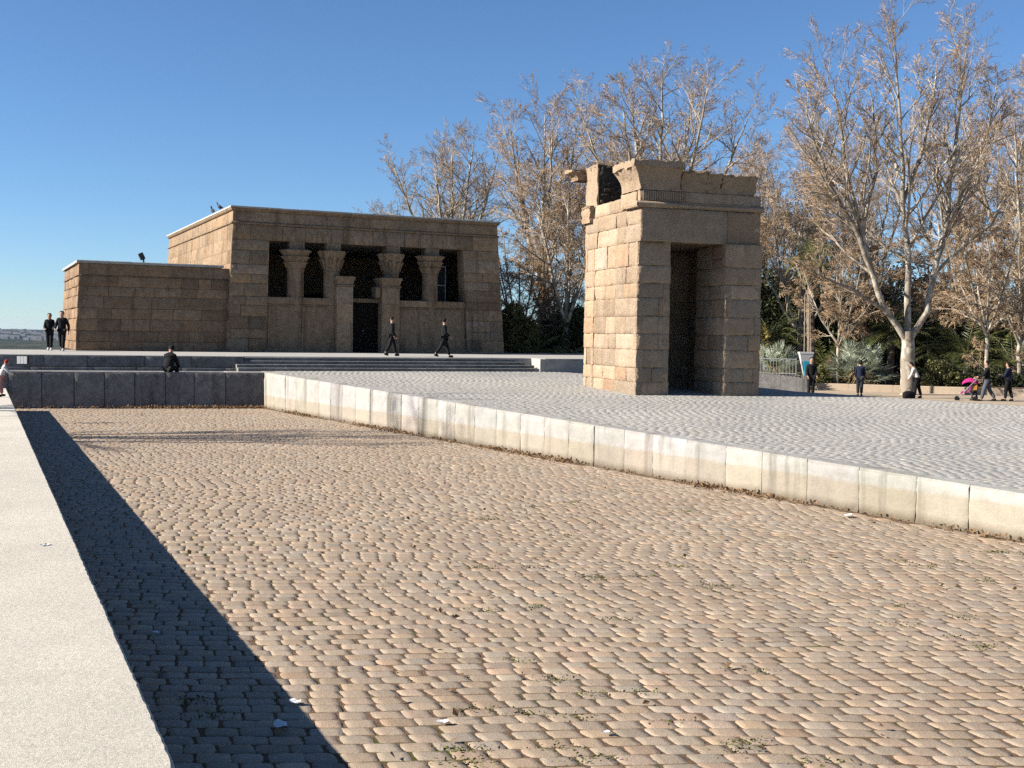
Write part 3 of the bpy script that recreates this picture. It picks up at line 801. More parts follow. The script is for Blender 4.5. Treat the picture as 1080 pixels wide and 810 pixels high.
def column(s, style):
    e = empty('column', (s, 0.62, 0), 0, temple)
    w = MB(); w.lathe([(0.47, 0), (0.47, 0.2), (0.43, 0.22), (0.425, 2.0), (0.40, 4.0)], 28, tint=(0.95,)*3)
    w.build('shaft', M['temple'], e, 50)
    w = MB()
    if style == 0:                             # composite: three tiers of leaves
        w.lathe([(0.41, 4.0), (0.44, 4.03), (0.44, 4.07), (0.41, 4.10), (0.43, 4.14), (0.50, 4.32, 0.08), (0.56, 4.40, 0.12), (0.50, 4.44, 0.08), (0.55, 4.55, 0.10), (0.66, 4.68, 0.13), (0.60, 4.73, 0.08), (0.66, 4.85, 0.08), (0.74, 4.98, 0.10), (0.66, 5.04, 0.04)] if False else
                [(0.41, 4.0, 0), (0.44, 4.03, 0), (0.44, 4.07, 0), (0.41, 4.10, 0), (0.43, 4.14, 0.02), (0.50, 4.32, 0.08), (0.57, 4.40, 0.13), (0.50, 4.44, 0.06), (0.55, 4.55, 0.08), (0.67, 4.68, 0.13), (0.59, 4.73, 0.05), (0.66, 4.85, 0.08), (0.76, 4.98, 0.11), (0.64, 5.04, 0.03)], 48, lobes=8)
    else:                                      # open lily bell
        w.lathe([(0.41, 4.0, 0), (0.45, 4.04, 0), (0.41, 4.09, 0), (0.44, 4.25, 0.04), (0.50, 4.5, 0.08), (0.56, 4.72, 0.11), (0.65, 4.92, 0.11), (0.69, 5.0, 0.10), (0.66, 5.04, 0.03)], 48, lobes=8)
        for k in range(8):
            a = k*math.pi/4 + 0.39
            pts = [(math.cos(a)*r_, math.sin(a)*r_, z_) for r_, z_ in ((0.44, 4.15), (0.50, 4.45), (0.61, 4.62), (0.64, 4.56))]
            w.tube(pts, [0.04, 0.07, 0.06, 0.03], 6)
    if style == 0:
        for r0, z0, r1, z1, sh_ in ((0.43, 4.16, 0.54, 4.44, 0), (0.47, 4.42, 0.63, 4.72, 0.39), (0.52, 4.70, 0.71, 4.96, 0)):
            for q in range(8):
                a = q*math.pi/4 + sh_
                w.tube([(math.cos(a)*r_, math.sin(a)*r_, z_) for r_, z_ in ((r0, z0), ((r0+r1)/2-0.02, (z0+z1)/2), (r1, z1), (r1+0.02, z1-0.07))], [0.05, 0.085, 0.065, 0.02], 7, (rng.uniform(0.85, 1.1),)*3)
    w.build('capital', M['temple'], e, 50)
    w = MB(); w.box((-0.36, -0.36, 5.045), (0.36, 0.36, 5.41), (0.9,)*3)
    w.build('abacus', M['temple'], e)
for s, st in ((3.46, 0), (5.30, 1), (8.42, 1), (10.56, 0)):
    column(s, st)
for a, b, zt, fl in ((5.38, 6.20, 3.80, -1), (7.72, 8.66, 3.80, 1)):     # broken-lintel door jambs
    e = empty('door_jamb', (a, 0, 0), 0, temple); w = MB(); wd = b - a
    jt = 1.3 if fl < 0 else 1.0; n0 = len(w.t)  # left jamb's stone tint raised: sunlight on it painted into the colour
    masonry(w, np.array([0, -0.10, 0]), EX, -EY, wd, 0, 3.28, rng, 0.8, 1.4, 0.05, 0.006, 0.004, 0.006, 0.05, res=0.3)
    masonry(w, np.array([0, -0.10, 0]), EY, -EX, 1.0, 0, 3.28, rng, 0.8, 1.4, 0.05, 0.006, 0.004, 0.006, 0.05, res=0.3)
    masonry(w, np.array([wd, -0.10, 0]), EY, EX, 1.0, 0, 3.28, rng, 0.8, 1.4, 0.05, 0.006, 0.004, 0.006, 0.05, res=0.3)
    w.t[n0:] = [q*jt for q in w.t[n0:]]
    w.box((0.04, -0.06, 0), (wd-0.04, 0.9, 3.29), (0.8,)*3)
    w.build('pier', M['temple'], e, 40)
    w = MB()
    w.box((-0.05, -0.16, 3.295), (wd+0.05, 0.95, 3.37), (0.95,)*3, bev=0.02)
    x0, x1 = 0.0, wd
    v = []; prof = [(0.0, 3.375), (0.01, 3.45), (0.04, 3.58), (0.10, 3.68), (0.10, 3.78)]
    around(w, prof, x0, -0.10, x1, 0.88, (0.95,)*3)
    w.add([[x0-0.1, -0.2, 3.78], [x1+0.1, -0.2, 3.78], [x1+0.1, 0.98, 3.80], [x0-0.1, 0.98, 3.80]], [[0, 1, 2, 3]], (1, 1, 1))
    if fl > 0:                                 # stub of the broken lintel with a lit chip on top
        w.box((-0.30, 0.0, 2.75), (-0.055, 0.7, 3.34), (0.85,)*3, bev=0.06)
    w.build('jamb_cornice', M['temple'], e, 40)
w = MB(); w.box((6.21, 0.25, 2.52), (7.71, 0.8, 2.72), (0.6,)*3, bev=0.01); w.build('lintel', M['temple'], temple)
e = empty('door', (6.22, 0.5, 0), 0, temple)
w = MB()
for k in range(2):
    w.box((0.01+k*0.74, 0, 0.02), (0.74+k*0.74, 0.07, 2.5))
    for zz_ in (0.1, 0.9, 1.7, 2.3): w.box((0.06+k*0.74, -0.03, zz_), (0.69+k*0.74, -0.002, zz_+0.1))
w.build('door_leaf', M['dark_wood'], e)
w = MB(); w.lathe([(0.02, 0), (0.035, 0.03), (0.03, 0.06), (0.01, 0.07)], 10, M=np.array([[1,0,0,0.68],[0,0,-1,-0.002],[0,1,0,1.1],[0,0,0,1.0]])); w.build('handle', M['metal_grey'], e)
w = MB()                                       # vestibule: floor, back wall with inner portal
w.box((0.82, 0.95, 0.0), (TW-0.82, 12.9, 0.10), (0.5,)*3)
masonry(w, np.array([0.82, 9.5, 0]), EX, -EY, 5.2, 0.1, 5.38, rng, 0.56, 1.2, 0.1, 0.008, 0.005, 0.006, 0.08, res=0.5)
masonry(w, np.array([8.1, 9.5, 0]), EX, -EY, TW-0.82-8.1, 0.1, 5.38, rng, 0.56, 1.2, 0.1, 0.008, 0.005, 0.006, 0.08, res=0.5)
masonry(w, np.array([6.02, 9.5, 0]), EX, -EY, 2.08, 3.2, 5.38, rng, 0.56, 1.2, 0.1, 0.008, 0.005, 0.006, 0.08, res=0.5)
w.box((0.82, 9.55, 0.1), (6.0, 10.1, 5.38), (0.5,)*3); w.box((8.1, 9.55, 0.1), (TW-0.82, 10.1, 5.38), (0.5,)*3); w.box((6.02, 9.55, 3.2), (8.08, 10.1, 5.38), (0.5,)*3)
w.box((5.8, 9.3, 3.25), (8.3, 9.5, 3.6), (0.9,)*3, bev=0.05); w.box((5.65, 9.2, 3.61), (8.45, 9.5, 3.9), (0.9,)*3, bev=0.08)
w.build('vestibule', M['temple'], temple, 40)
e = empty('glazed_frame', (11.05, 1.6, 2.6), 0, temple)
w = MB()
for a, b in (((0, 0, 0), (0.05, 0.05, 2.0)), ((0.75, 0, 0), (0.8, 0.05, 2.0)), ((0.052, 0, 0), (0.748, 0.05, 0.05)), ((0.052, 0, 0.95), (0.748, 0.05, 1.0)), ((0.052, 0, 1.95), (0.748, 0.05, 2.0))):
    w.box(a, b)
w.box((0, 0.005, -2.5), (0.05, 0.045, -0.002)); w.box((0.75, 0.005, -2.5), (0.8, 0.045, -0.002))
w.build('frame', M['metal_grey'], e)
w = MB(); w.box((0.052, 0.02, 0.052), (0.748, 0.03, 0.948)); w.box((0.052, 0.02, 1.002), (0.748, 0.03, 1.948)); w.build('pane', M['glass'], e)
w = MB(); x = -0.2
while x < TW + 0.2:                            # worn plinth stones on the ground
    wd = min(rng.uniform(0.8, 1.6), TW + 0.2 - x); d = rng.uniform(0.06, 0.28); h = rng.uniform(0.05, 0.11)
    if not 5.0 < x < 8.3 and x + wd < TW - 0.3:
        w = MB(); w.box((x+0.01, -d, 0.0), (x+wd-0.01, 0.05, h), (1.0,)*3, bev=0.02); w.build('plinth_stone', M['temple'], temple)
    x += wd

# temple wing (the lower block on the left) --- attached to the temple
e = empty('side_wing', (-6.72, 0.38, 0), 0, temple)
AW, AH, AD = 6.7, 4.13, 9.0
def bat2(V):
    V = V.copy(); z = np.clip(V[:,2], 0, 4.3)
    V[:,0] = np.where(V[:,0] < AW, AW + (V[:,0]-AW)*(1 - 0.045*z/AW), V[:,0]); V[:,1] = AD/2 + (V[:,1]-AD/2)*(1 - 0.03*z/(AD/2)); return V
w = MB()
za = list(courses(0, 3.42, 0.49, rng))
masonry(w, np.array([0, 0, 0]), EX, -EY, AW+0.25, 0, 3.42, rng, bl=1.2, depth=0.12, gap=0.012, relief=0.010, edge=0.014, var=0.11, zs=za, res=0.3, uneven=0.5)
masonry(w, np.array([0, 0.004, 0]), EY, -EX, AD, 0, 3.42, rng, bl=1.0, depth=0.12, gap=0.016, relief=0.02, edge=0.035, var=0.08, zs=za, res=0.2, off=0.03)
masonry(w, np.array([0, 0, 0]), EX, -EY, AW+0.25, 3.46, 3.98, rng, bl=1.3, depth=0.12, gap=0.006, relief=0.005, edge=0.006, var=0.05, zs=[3.46, 3.98], res=0.4)
masonry(w, np.array([0, 0.004, 0]), EY, -EX, AD, 3.46, 3.98, rng, bl=1.3, depth=0.12, gap=0.01, relief=0.01, edge=0.01, var=0.05, zs=[3.46, 3.98], res=0.4)
w.box((0.1, 0.1, 0), (AW+0.3, AD, 3.97), (0.5,)*3)
around(w, [(0.0, 3.422), (0.02, 3.425), (0.035, 3.44), (0.02, 3.455), (0.0, 3.458)], 0, 0, AW-0.08, AD, (0.95,)*3)
w.build('wing_wall', M['annex'], e, 40, bat2)
w = MB(); x = -0.12
while x < AW - 0.06:
    wd = min(rng.uniform(1.0, 1.5), AW - 0.04 - x)
    w.box((x+0.003, -0.10, 4.0), (x+wd-0.003, 0.7, 4.12+rng.uniform(-0.006, 0.006)), (1.1,)*3, bev=0.02); x += wd
w.box((-0.12, 0.71, 4.0), (AW-0.04, AD, 4.11), (1.1,)*3)
around(w, [(0.0, 3.985), (0.06, 3.99), (0.09, 3.998)], 0, 0, AW-0.2, AD, (0.8,)*3)
w.build('wing_roof', M['granite_cap'], e, None, bat2)

# ------------------------------------------------------------------ gateway
ug, vg = ax(18)
GC = np.array([3.69, 34.6, 1.0])
gate = thing('stone_gateway', 'tall free-standing sandstone block gateway with a broken cornice and dark doorway, on the plaza', 'gateway', tuple(GC), R(18))
rng = np.random.default_rng(44)
GW, GD = 4.07, 4.15
gz = [-0.12, 0.42, 0.85, 1.40, 1.88, 2.42, 2.98, 3.42, 3.95, 4.67]
kw = dict(depth=0.22, gap=0.008, relief=0.024, edge=0.022, var=0.10, off=0.018, res=0.10, odd=(0.10, (0.92, 0.82, 0.76)), chip=0.45, uneven=0.55, split=0.035)
def four(w, s0, s1, t0, t1, zs, sides='FLBR', bl=0.85, core=True, tint=0.4, **k):
    kk = dict(kw); kk.update(k)
    z0, z1 = zs[0], zs[-1]
    if 'F' in sides: masonry(w, np.array([s0, t0, 0]), EX, -EY, s1-s0, z0, z1, rng, bl=bl, zs=zs, **kk)
    if 'B' in sides: masonry(w, np.array([s0, t1, 0]), EX, EY, s1-s0, z0, z1, rng, bl=bl, zs=zs, **kk)
    if 'L' in sides: masonry(w, np.array([s0, t0, 0]), EY, -EX, t1-t0, z0, z1, rng, bl=bl*1.15, zs=zs, **kk)
    if 'R' in sides: masonry(w, np.array([s1, t0, 0]), EY, EX, t1-t0, z0, z1, rng, bl=bl*1.15, zs=zs, **kk)
    if core: w.box((s0+0.07, t0+0.07, z0+(0 if z0 == 0 else 0.003)), (s1-0.07, t1-0.07, z1-0.02), (tint,)*3)
w = MB()   # left pier: front reveal 1.5 m thick, then the passage widens
four(w, 0, 1.10, -0.16, 1.5, gz, 'FLR'); four(w, 0, 0.70, 1.5, 3.3, gz, 'LR'); four(w, 0, 1.55, 3.3, GD, gz, 'FLRB')
w.build('pier', M['gate'], gate, 40)
w = MB()   # right pier stands a little proud of the left one
four(w, 2.80, GW, -0.46, 1.5, gz, 'FLR'); four(w, 3.45, GW, 1.5, 3.3, gz, 'LR'); four(w, 2.40, GW, 3.3, GD, gz, 'FLRB')
w.build('pier', M['gate'], gate, 40)
w = MB()   # lintel and solid wall over the passage
FT = -0.32
four(w, 0, GW, FT, GD, [4.67, 5.68], 'FB', bl=1.9); masonry(w, np.array([0, FT, 0]), EY, -EX, GD-FT, 4.67, 5.68, rng, bl=1.1, zs=[4.67, 5.2, 5.68], **kw); masonry(w, np.array([GW, FT, 0]), EY, EX, GD-FT, 4.67, 5.68, rng, bl=1.1, zs=[4.67, 5.2, 5.68], **kw)
w.box((1.10, FT+0.05, 4.672), (2.80, GD, 4.75), (0.5,)*3)
w.build('lintel', M['gate'], gate, 40)
w = MB()   # torus roll along the front, part of the left side
th = np.linspace(-math.pi*0.5, math.pi*0.5, 9)
def roll(mb, a, b, N_, zc, r_):
    a = np.array(a, float); b = np.array(b, float); n = max(2, int(np.linalg.norm(b-a)/0.3)); v = []
    for i in range(n+1):
        p = a + (b-a)*i/n; rr = r_*(1 + rng.uniform(-0.10, 0.06) - (0.45 if 0.34 < i/n < 0.9 and n > 6 else 0))
        for q in th: v.append(p + N_*(rr*math.cos(q)) + UP*(zc + rr*math.sin(q)))
    k = len(th); f = [[i*k+j, i*k+j+1, (i+1)*k+j+1, (i+1)*k+j] for i in range(n) for j in range(k-1)]
    mb.add(v, f, (1, 1, 1))
roll(w, (-0.14, FT-0.03, 0), (GW+0.06, FT-0.03, 0), -EY, 5.77, 0.09)
w.box((-0.14, FT-0.03, 5.69), (GW+0.06, 0.5, 5.865), (0.9,)*3)
roll(w, (-0.06, FT-0.06, 0), (-0.06, 0.75, 0), -EX, 5.77, 0.10)
w.build('torus_moulding', M['gate'], gate, 60)
w = MB()   # fluted band over the torus
masonry(w, np.array([-0.02, FT-0.01, 0]), EX, -EY, GW+0.02, 5.87, 6.20, rng, bl=1.4, zs=[5.87, 6.20], **{**kw, 'edge': 0.012, 'relief': 0.006})
masonry(w, np.array([-0.02, 0.0, 0]), EY, -EX, 1.15, 5.70, 6.20, rng, bl=0.9, zs=[5.70, 6.20], **kw)
for x in np.arange(0.06, 1.5, 0.075): w.box((x, FT-0.022, 5.89), (x+0.045, FT, 6.18), (0.95,)*3, bev=0.008)
w.box((0.05, 0.05, 5.69), (GW-0.05, 1.1, 6.2), (0.5,)*3)
masonry(w, np.array([-0.0, 1.15, 0]), EY, -EX, 2.1, 5.68, 6.08, rng, bl=1.1, zs=[5.68, 6.08], **kw)
masonry(w, np.array([GW, 0.0, 0]), EY, EX, GD, 5.68, 6.2, rng, bl=1.1, zs=[5.68, 6.2], **kw)
w.box((0.06, 1.1, 5.69), (GW-0.06, GD-0.05, 6.05), (0.7,)*3)
w.build('frieze', M['gate'], gate, 40)
def flare(mb, s0, s1, t0, t1, z0, z1, fr, fl, cap, tint, seed, back=False):
    """cavetto cornice block: front and left faces sweep outwards, straight fillet on top"""
    r_ = np.random.default_rng(seed); ns = max(3, int((s1-s0)/0.13)); nt = max(3, int((t1-t0)/0.13))
    zs = np.concatenate([np.linspace(z0, z1-cap, 7), [z1-cap+0.004, z1-0.012, z1]])
    v, F = [], []
    per = [('f', i/ns) for i in range(ns)] + [('r', i/nt) for i in range(nt)] + [('b', i/ns) for i in range(ns)] + [('l', i/nt) for i in range(nt)]
    for q, z_ in enumerate(zs):
        k = min(1, (z_-z0)/(z1-cap-z0)); o_ = k**2.2
        if q >= 7: o_ = 1.12 if q < 9 else 1.05
        for sd_, a in per:
            S0_, S1_ = s0 - fl*o_, s1; T0_, T1_ = t0 - fr*o_, t1
            if sd_ == 'f': p = [S0_+(S1_-S0_)*a, T0_]
            elif sd_ == 'r': p = [S1_, T0_+(T1_-T0_)*a]
            elif sd_ == 'b': p = [S1_+(S0_-S1_)*a, T1_]
            else: p = [S0_, T1_+(T0_-T1_)*a]
            jj = r_.normal(0, 0.02, 3)
            v.append([p[0]+jj[0], p[1]+jj[1], z_ + jj[2]*(1.3 if q else 0)])
    n = len(per)
    F = [[q*n+i, q*n+(i+1) % n, (q+1)*n+(i+1) % n, (q+1)*n+i] for q in range(len(zs)-1) for i in range(n)]
    base = mb.n; mb.add(v, F, tint)
    mb.ng = getattr(mb, 'ng', []); mb.ng.append(([base+(len(zs)-1)*n+i for i in range(n)], 0))
c_ = empty('cornice', (0, 0, 0), 0, gate)
w = MB(); flare(w, -0.05, 1.28, FT, 1.06, 6.205, 7.06, 0.24, 0.26, 0.20, (1, 1, 1), 1); w.build('corner_block', M['gate'], c_, 35)
w = MB()
flare(w, 1.31, 2.15, FT, 0.95, 6.205, 6.80, 0.14, 0.0, 0.06, (0.9, 0.86, 0.8), 2)
flare(w, 2.165, 2.66, FT, 0.95, 6.205, 6.78, 0.14, 0.0, 0.05, (0.95, 0.9, 0.85), 3)
flare(w, 2.68, GW-0.22, FT, 0.95, 6.205, 6.76, 0.15, 0.0, 0.05, (1.0, 1.0, 0.95), 4)
for i in range(14):
    x = rng.uniform(1.4, 3.9); s_ = rng.uniform(0.06, 0.22)
    w.box((x, rng.uniform(-0.05, 0.4), 6.74), (x+s_, rng.uniform(0.45, 0.8), 6.78+rng.uniform(0.01, 0.05)), (0.9,)*3, bev=0.02)
w.box((1.9, 0.1, 6.79), (3.0, 0.9, 6.87), (0.6,)*3, bev=0.02)
w.build('front_block', M['gate'], c_, 35)
w = MB()   # rough core block at the back of the left side, with the overhanging slab
flare(w, 0.02, 1.9, 3.18, 4.15, 6.06, 7.42, 0.05, 0.04, 0.08, (1, 1, 1), 6)
w.build('rear_block', [M['gate']], c_, 35)
w = MB()
r5 = np.random.default_rng(5)
for k in range(46):
    x = r5.uniform(0.1, 1.8); z_ = r5.uniform(6.1, 7.3); a, b = r5.uniform(0.06, 0.22), r5.uniform(0.05, 0.16)
    w.box((x, 3.10-r5.uniform(0, 0.06), z_), (x+a, 3.2, z_+b), (r5.uniform(0.5, 1.3),)*3, bev=0.02)
w.box((0.03, 3.12, 6.06), (1.88, 3.17, 7.40), (0.6,)*3)
w.build('rough_core', M['core'], c_)
w = MB()
flare(w, -0.30, 0.5, 4.16, 4.75, 7.02, 7.38, 0.02, 0.22, 0.10, (0.9, 0.85, 0.8), 7)
w.build('overhanging_block', M['gate'], c_, 35)
w = MB(); flare(w, -0.10, 0.25, 3.5, 4.22, 5.55, 6.10, 0.0, 0.03, 0.05, (1.0, 0.95, 0.9), 9)
w.build('loose_block', M['gate'], c_, 35)

# ------------------------------------------------------------------ trees
def tubes_batch(mb, polys, sides, tint, mat):
    groups = {}
    for p, r_ in polys: groups.setdefault(len(p), []).append((p, r_))
    for n, lst in groups.items():
        P = np.array([a for a, _ in lst]); Rr = np.array([b for _, b in lst]); k = len(P)
        T = np.gradient(P, axis=1); T /= np.linalg.norm(T, axis=2, keepdims=True) + 1e-9
        ref = np.where(np.abs(T[:, :1, 2:3]) < 0.85, np.array([[[0.1, 0.15, 0.98]]]), np.array([[[0.98, 0.1, 0.15]]]))
        A = np.cross(T, np.broadcast_to(ref, T.shape)); A /= np.linalg.norm(A, axis=2, keepdims=True) + 1e-9
        B = np.cross(T, A); th = np.arange(sides)*2*math.pi/sides
        V = P[:,:,None,:] + Rr[:,:,None,None]*(np.cos(th)[None,None,:,None]*A[:,:,None,:] + np.sin(th)[None,None,:,None]*B[:,:,None,:])
        i, j = np.meshgrid(np.arange(n-1), np.arange(sides), indexing='ij'); j2 = (j+1) % sides
        f = np.stack([i*sides+j, i*sides+j2, (i+1)*sides+j2, (i+1)*sides+j], -1).reshape(-1, 4)
        F = (f[None] + (np.arange(k)*n*sides)[:,None,None]).reshape(-1, 4)
        mb.add(V.reshape(-1, 3), F, tint, mat)
def nrm(v): return v/(np.linalg.norm(v) + 1e-9)
def leaf_quads(mb, P, size, rng, tint_var=0.25, mat=0, droop=0.0):
    n = len(P)
    if n == 0: return
    d = rng.normal(size=(n, 3)); d[:,2] -= droop; d /= np.linalg.norm(d, axis=1)[:,None]
    e = np.cross(d, rng.normal(size=(n, 3))); e /= np.linalg.norm(e, axis=1)[:,None] + 1e-9
    nn = np.cross(d, e)
    s = size*rng.uniform(0.6, 1.3, n)[:,None]
    a = P; b = P + d*s*0.5 + e*s*0.36 + nn*s*0.1; c = P + d*s; f_ = P + d*s*0.5 - e*s*0.36 + nn*s*0.1
    V = np.stack([a, b, c, f_], 1).reshape(-1, 3)
    F = np.arange(n*4).reshape(-1, 4)
    t = rng.uniform(1-tint_var, 1+tint_var, n)
    mb.add(V, F, np.repeat(np.stack([t, t, t], 1), 4, 0), mat)
def interp(pts, rad, f):
    x = f*(len(pts)-1); i = min(int(x), len(pts)-2); k = x - i
    return pts[i]*(1-k) + pts[i+1]*k, nrm(pts[i+1]-pts[i]), rad[i]*(1-k) + rad[i+1]*k
def tree(name, label, cat, base, stems, rng, kids=(12, 8, 7, 3), lens=(0.33, 0.45, 0.5, 0.5), ang=(45, 45, 45, 50), trop=(0.06, 0.05, 0.02, 0.0), group=None,
         leaves=0.0, leaf=0.11, bark='bark', twig='twig', maxlen=(5, 2.2, 1.0, 0.5), lastmat='dry_leaf', start=0.25, minr=0.006):
    """stems: list of (points relative to base, r0, r1)"""
    root = thing(name, label, cat, tuple(base), 0, group)
    pol = {0: [], 1: [], 2: [], 3: [], 4: []}
    for pts, r0, r1 in stems:
        pts = np.asarray(pts, float); n = len(pts)
        # densify with a little wobble
        q = [pts[0]]
        for a, b in zip(pts[:-1], pts[1:]):
            m = max(2, int(np.linalg.norm(b-a)/0.7))
            for i in range(1, m+1):
                q.append(a + (b-a)*i/m + (rng.normal(0, 0.035, 3) if i < m else 0))
        q = np.array(q); pol[0].append((q, np.linspace(1, 0, len(q))**0.8*(r0-r1) + r1))
    for lev in range(4):
        for pts, rad in pol[lev]:
            Ln = np.linalg.norm(np.diff(pts, axis=0), axis=1).sum()
            if lev == 0 and Ln < 3.5 and rad[-1] > 0.12: continue
            nk = kids[lev] if lev else max(3, int(kids[0]*min(1.3, Ln/9)))
            for c in range(nk):
                f = start + (1-start)*(c + rng.uniform(0, 1))/nk if lev == 0 else 0.15 + 0.85*(c + rng.uniform(0, 1))/nk
                f = min(f, 0.995)
                p, d, r_ = interp(pts, rad, f)
                pr = nrm(np.cross(d, rng.normal(size=3)))
                a = R(ang[lev]*rng.uniform(0.6, 1.3))
                dd = nrm(d*math.cos(a) + pr*math.sin(a))
                if dd[2] < -0.2 and lev < 2: dd[2] *= -0.3
                L_ = min(maxlen[lev], Ln*lens[lev])*(1.15 - 0.55*f)*rng.uniform(0.65, 1.25)
                n = (7, 5, 4, 3)[lev]
                q = [p]
                for i in range(n-1):
                    dd = nrm(dd + rng.normal(0, (0.10, 0.13, 0.16, 0.2)[lev], 3) + UP*trop[lev]*1.6)
                    q.append(q[-1] + dd*L_/(n-1))
                r0 = max(minr*1.6, min(r_*0.62, L_*0.018 + 0.004)); r1 = max(minr, r0*0.35)
                pol[lev+1].append((np.array(q), np.linspace(r0, r1, n)))
    mb = MB()
    tubes_batch(mb, pol[0], 10, (1, 1, 1), 0)
    big = [x for x in pol[1] if x[1][0] > 0.035]; small = [x for x in pol[1] if x[1][0] <= 0.035]
    tubes_batch(mb, big, 6, (1, 1, 1), 0)
    mb.build('trunk', M[bark], root, 179)
    mb = MB()
    tubes_batch(mb, small, 5, (1, 1, 1), 0); tubes_batch(mb, pol[2], 4, (1, 1, 1), 0); tubes_batch(mb, pol[3], 3, (1, 1, 1), 1); tubes_batch(mb, pol[4], 3, (1, 1, 1), 1)
    if leaves > 0:
        tips = [q[0][i] for q in pol[4] for i in (1, 2) if rng.random() < leaves] + [q[0][-1] for q in pol[3] if rng.random() < leaves]
        if tips: leaf_quads(mb, np.array(tips), leaf, rng, 0.3, 2, 0.6)
    mb.build('crown', [M['twig_pale'] if bark == 'bark' else M['bark_dark'], M[twig], M[lastmat]], root)
    return root
def px_stem(base, Y, pix, dy=None):
    """stem through photo pixels at distance Y (depth offsets dy), relative to base"""
    out = []
    for i, (x, y) in enumerate(pix):
        out.append(atY(x, y, Y + (dy[i] if dy else 0)) - base)
    return out
rng = np.random.default_rng(101)
# the big plane tree on the right
B1 = np.array([18.55, 53.3, 0.2])
def s1(pix, r0, r1, dy=None): return (px_stem(B1, 53.3, pix, dy), r0, r1)
trunk = [(957, 421), (957, 400), (956, 380), (958, 352)]
tree('plane_tree', 'large bare plane tree with a pale mottled trunk forking low, beside the woman in white', 'tree', B1, [
    (px_stem(B1, 53.3, [(957, 424), (957, 416), (957, 380), (957, 349)]), 0.38, 0.27),
    s1([(955, 358), (934, 328), (921, 290), (909, 245), (896, 195), (889, 150), (883, 112), (879, 82)], 0.16, 0.015, [0, -.2, -.5, -.8, -1.2, -1.5, -1.8, -2]),
    s1([(957, 356), (957, 320), (958, 270), (952, 215), (951, 160), (948, 105), (945, 60), (943, 22)], 0.16, 0.015, [0, .2, .4, .5, .4, .6, .9, 1]),
    s1([(959, 358), (977, 330), (985, 290), (998, 240), (1002, 190), (1010, 135), (1016, 88), (1019, 50)], 0.17, 0.015, [0, 0, .2, .5, .9, 1.2, 1.5, 1.5]),
    s1([(921, 290), (899, 235), (872, 190), (856, 140), (850, 105)], 0.12, 0.015, [-.5, -1, -1.8, -2.6, -3]),
    s1([(998, 240), (1024, 185), (1044, 130), (1052, 85)], 0.13, 0.015, [.5, .8, 1.5, 2]),
    s1([(952, 215), (975, 150), (985, 98), (989, 60)], 0.11, 0.015, [.5, 1.2, 2, 2.5]),
    s1([(934, 328), (900, 305), (868, 292), (838, 275)], 0.10, 0.015, [-.2, -1, -1.6, -2]),
    s1([(909, 245), (925, 180), (922, 128), (917, 92)], 0.11, 0.015, [-.8, -1.6, -2, -2.2]),
    s1([(985, 290), (1015, 262), (1045, 238), (1068, 200)], 0.09, 0.015, [.2, -.6, -1.2, -1.5]),
], rng, kids=(16, 8, 7, 2), leaves=0.02, leaf=0.08, maxlen=(4.4, 2.3, 1.25, 0.5), trop=(0.05, 0.03, 0.03, 0.02), ang=(42, 40, 34, 34), minr=0.0055)

def auto_stems(rng, H, spread, forks=4, fork_h=0.25, r=0.28, lean=(0, 0)):
    st = [([(0, 0, -0.3), (0, 0, H*fork_h*0.5), (lean[0]*0.2, lean[1]*0.2, H*fork_h)], r, r*0.8)]
    for k in range(forks):
        a = 2*math.pi*(k + rng.uniform(-0.3, 0.3))/forks; s_ = spread*rng.uniform(0.55, 1.0); h = H*rng.uniform(0.82, 1.0)
        p0 = np.array([lean[0]*0.2, lean[1]*0.2, H*fork_h*rng.uniform(0.85, 0.99)])
        p3 = np.array([math.cos(a)*s_ + lean[0], math.sin(a)*s_ + lean[1], h])
        p1 = p0 + np.array([math.cos(a)*s_*0.38, math.sin(a)*s_*0.38, (h-p0[2])*0.28]); p2 = p0 + np.array([math.cos(a)*s_*0.72 + lean[0]*0.5, math.sin(a)*s_*0.72, (h-p0[2])*0.62])
        st.append(([p0, p1, p2, p3], r*0.55, 0.018))
    st.append(([np.array([lean[0]*.2, lean[1]*.2, H*fork_h*0.95]), np.array([lean[0]*.6, lean[1]*.6, H*0.6]), np.array([lean[0], lean[1], H])], r*0.6, 0.018))
    return st
def T(px, top, Y, gz, spread, seed, label, forks=5, fork_h=0.3, r=0.26, **k):
    rg = np.random.default_rng(seed)
    b = atY(px, 300, Y); b[2] = gz
    H = atY(px, top, Y)[2] - gz - 1.3
    return tree('bare_tree', label, 'tree', b, auto_stems(rg, H, spread, forks, fork_h, r), rg, group='bare winter trees behind the monuments', **k)
kw1 = dict(kids=(13, 8, 7, 2), leaves=0.03, leaf=0.09, maxlen=(4.2, 2.3, 1.25, 0.5), trop=(0.03, 0.02, 0.02, 0.02), ang=(48, 42, 36, 36), minr=0.0055)
T(694, 46, 64, 0.8, 5.0, 1, 'tall bare tree with a wide crown rising directly behind the stone gateway', 6, 0.32, 0.3, **kw1)
T(476, 128, 84, 0.5, 5.2, 2, 'bare tree with a rounded grey crown showing above the temple roof', 6, 0.4, 0.28, **kw1)
T(572, 98, 72, 0.8, 3.3, 3, 'reddish bare tree in the gap between the temple and the gateway', 5, 0.33, 0.26, **{**kw1, 'leaves': 0.10, 'leaf': 0.09})
T(598, 165, 66, 0.8, 2.6, 4, 'shorter rust-tinged tree half hidden by the lit flank of the gateway', 5, 0.25, 0.2, **{**kw1, 'leaves': 0.14, 'leaf': 0.09})
T(418, 196, 98, 0, 3.2, 5, 'low faint bare crown just above the right half of the temple roof, farthest left', 4, 0.4, 0.2, kids=(8, 7, 6, 2), leaves=0.05, leaf=0.11)
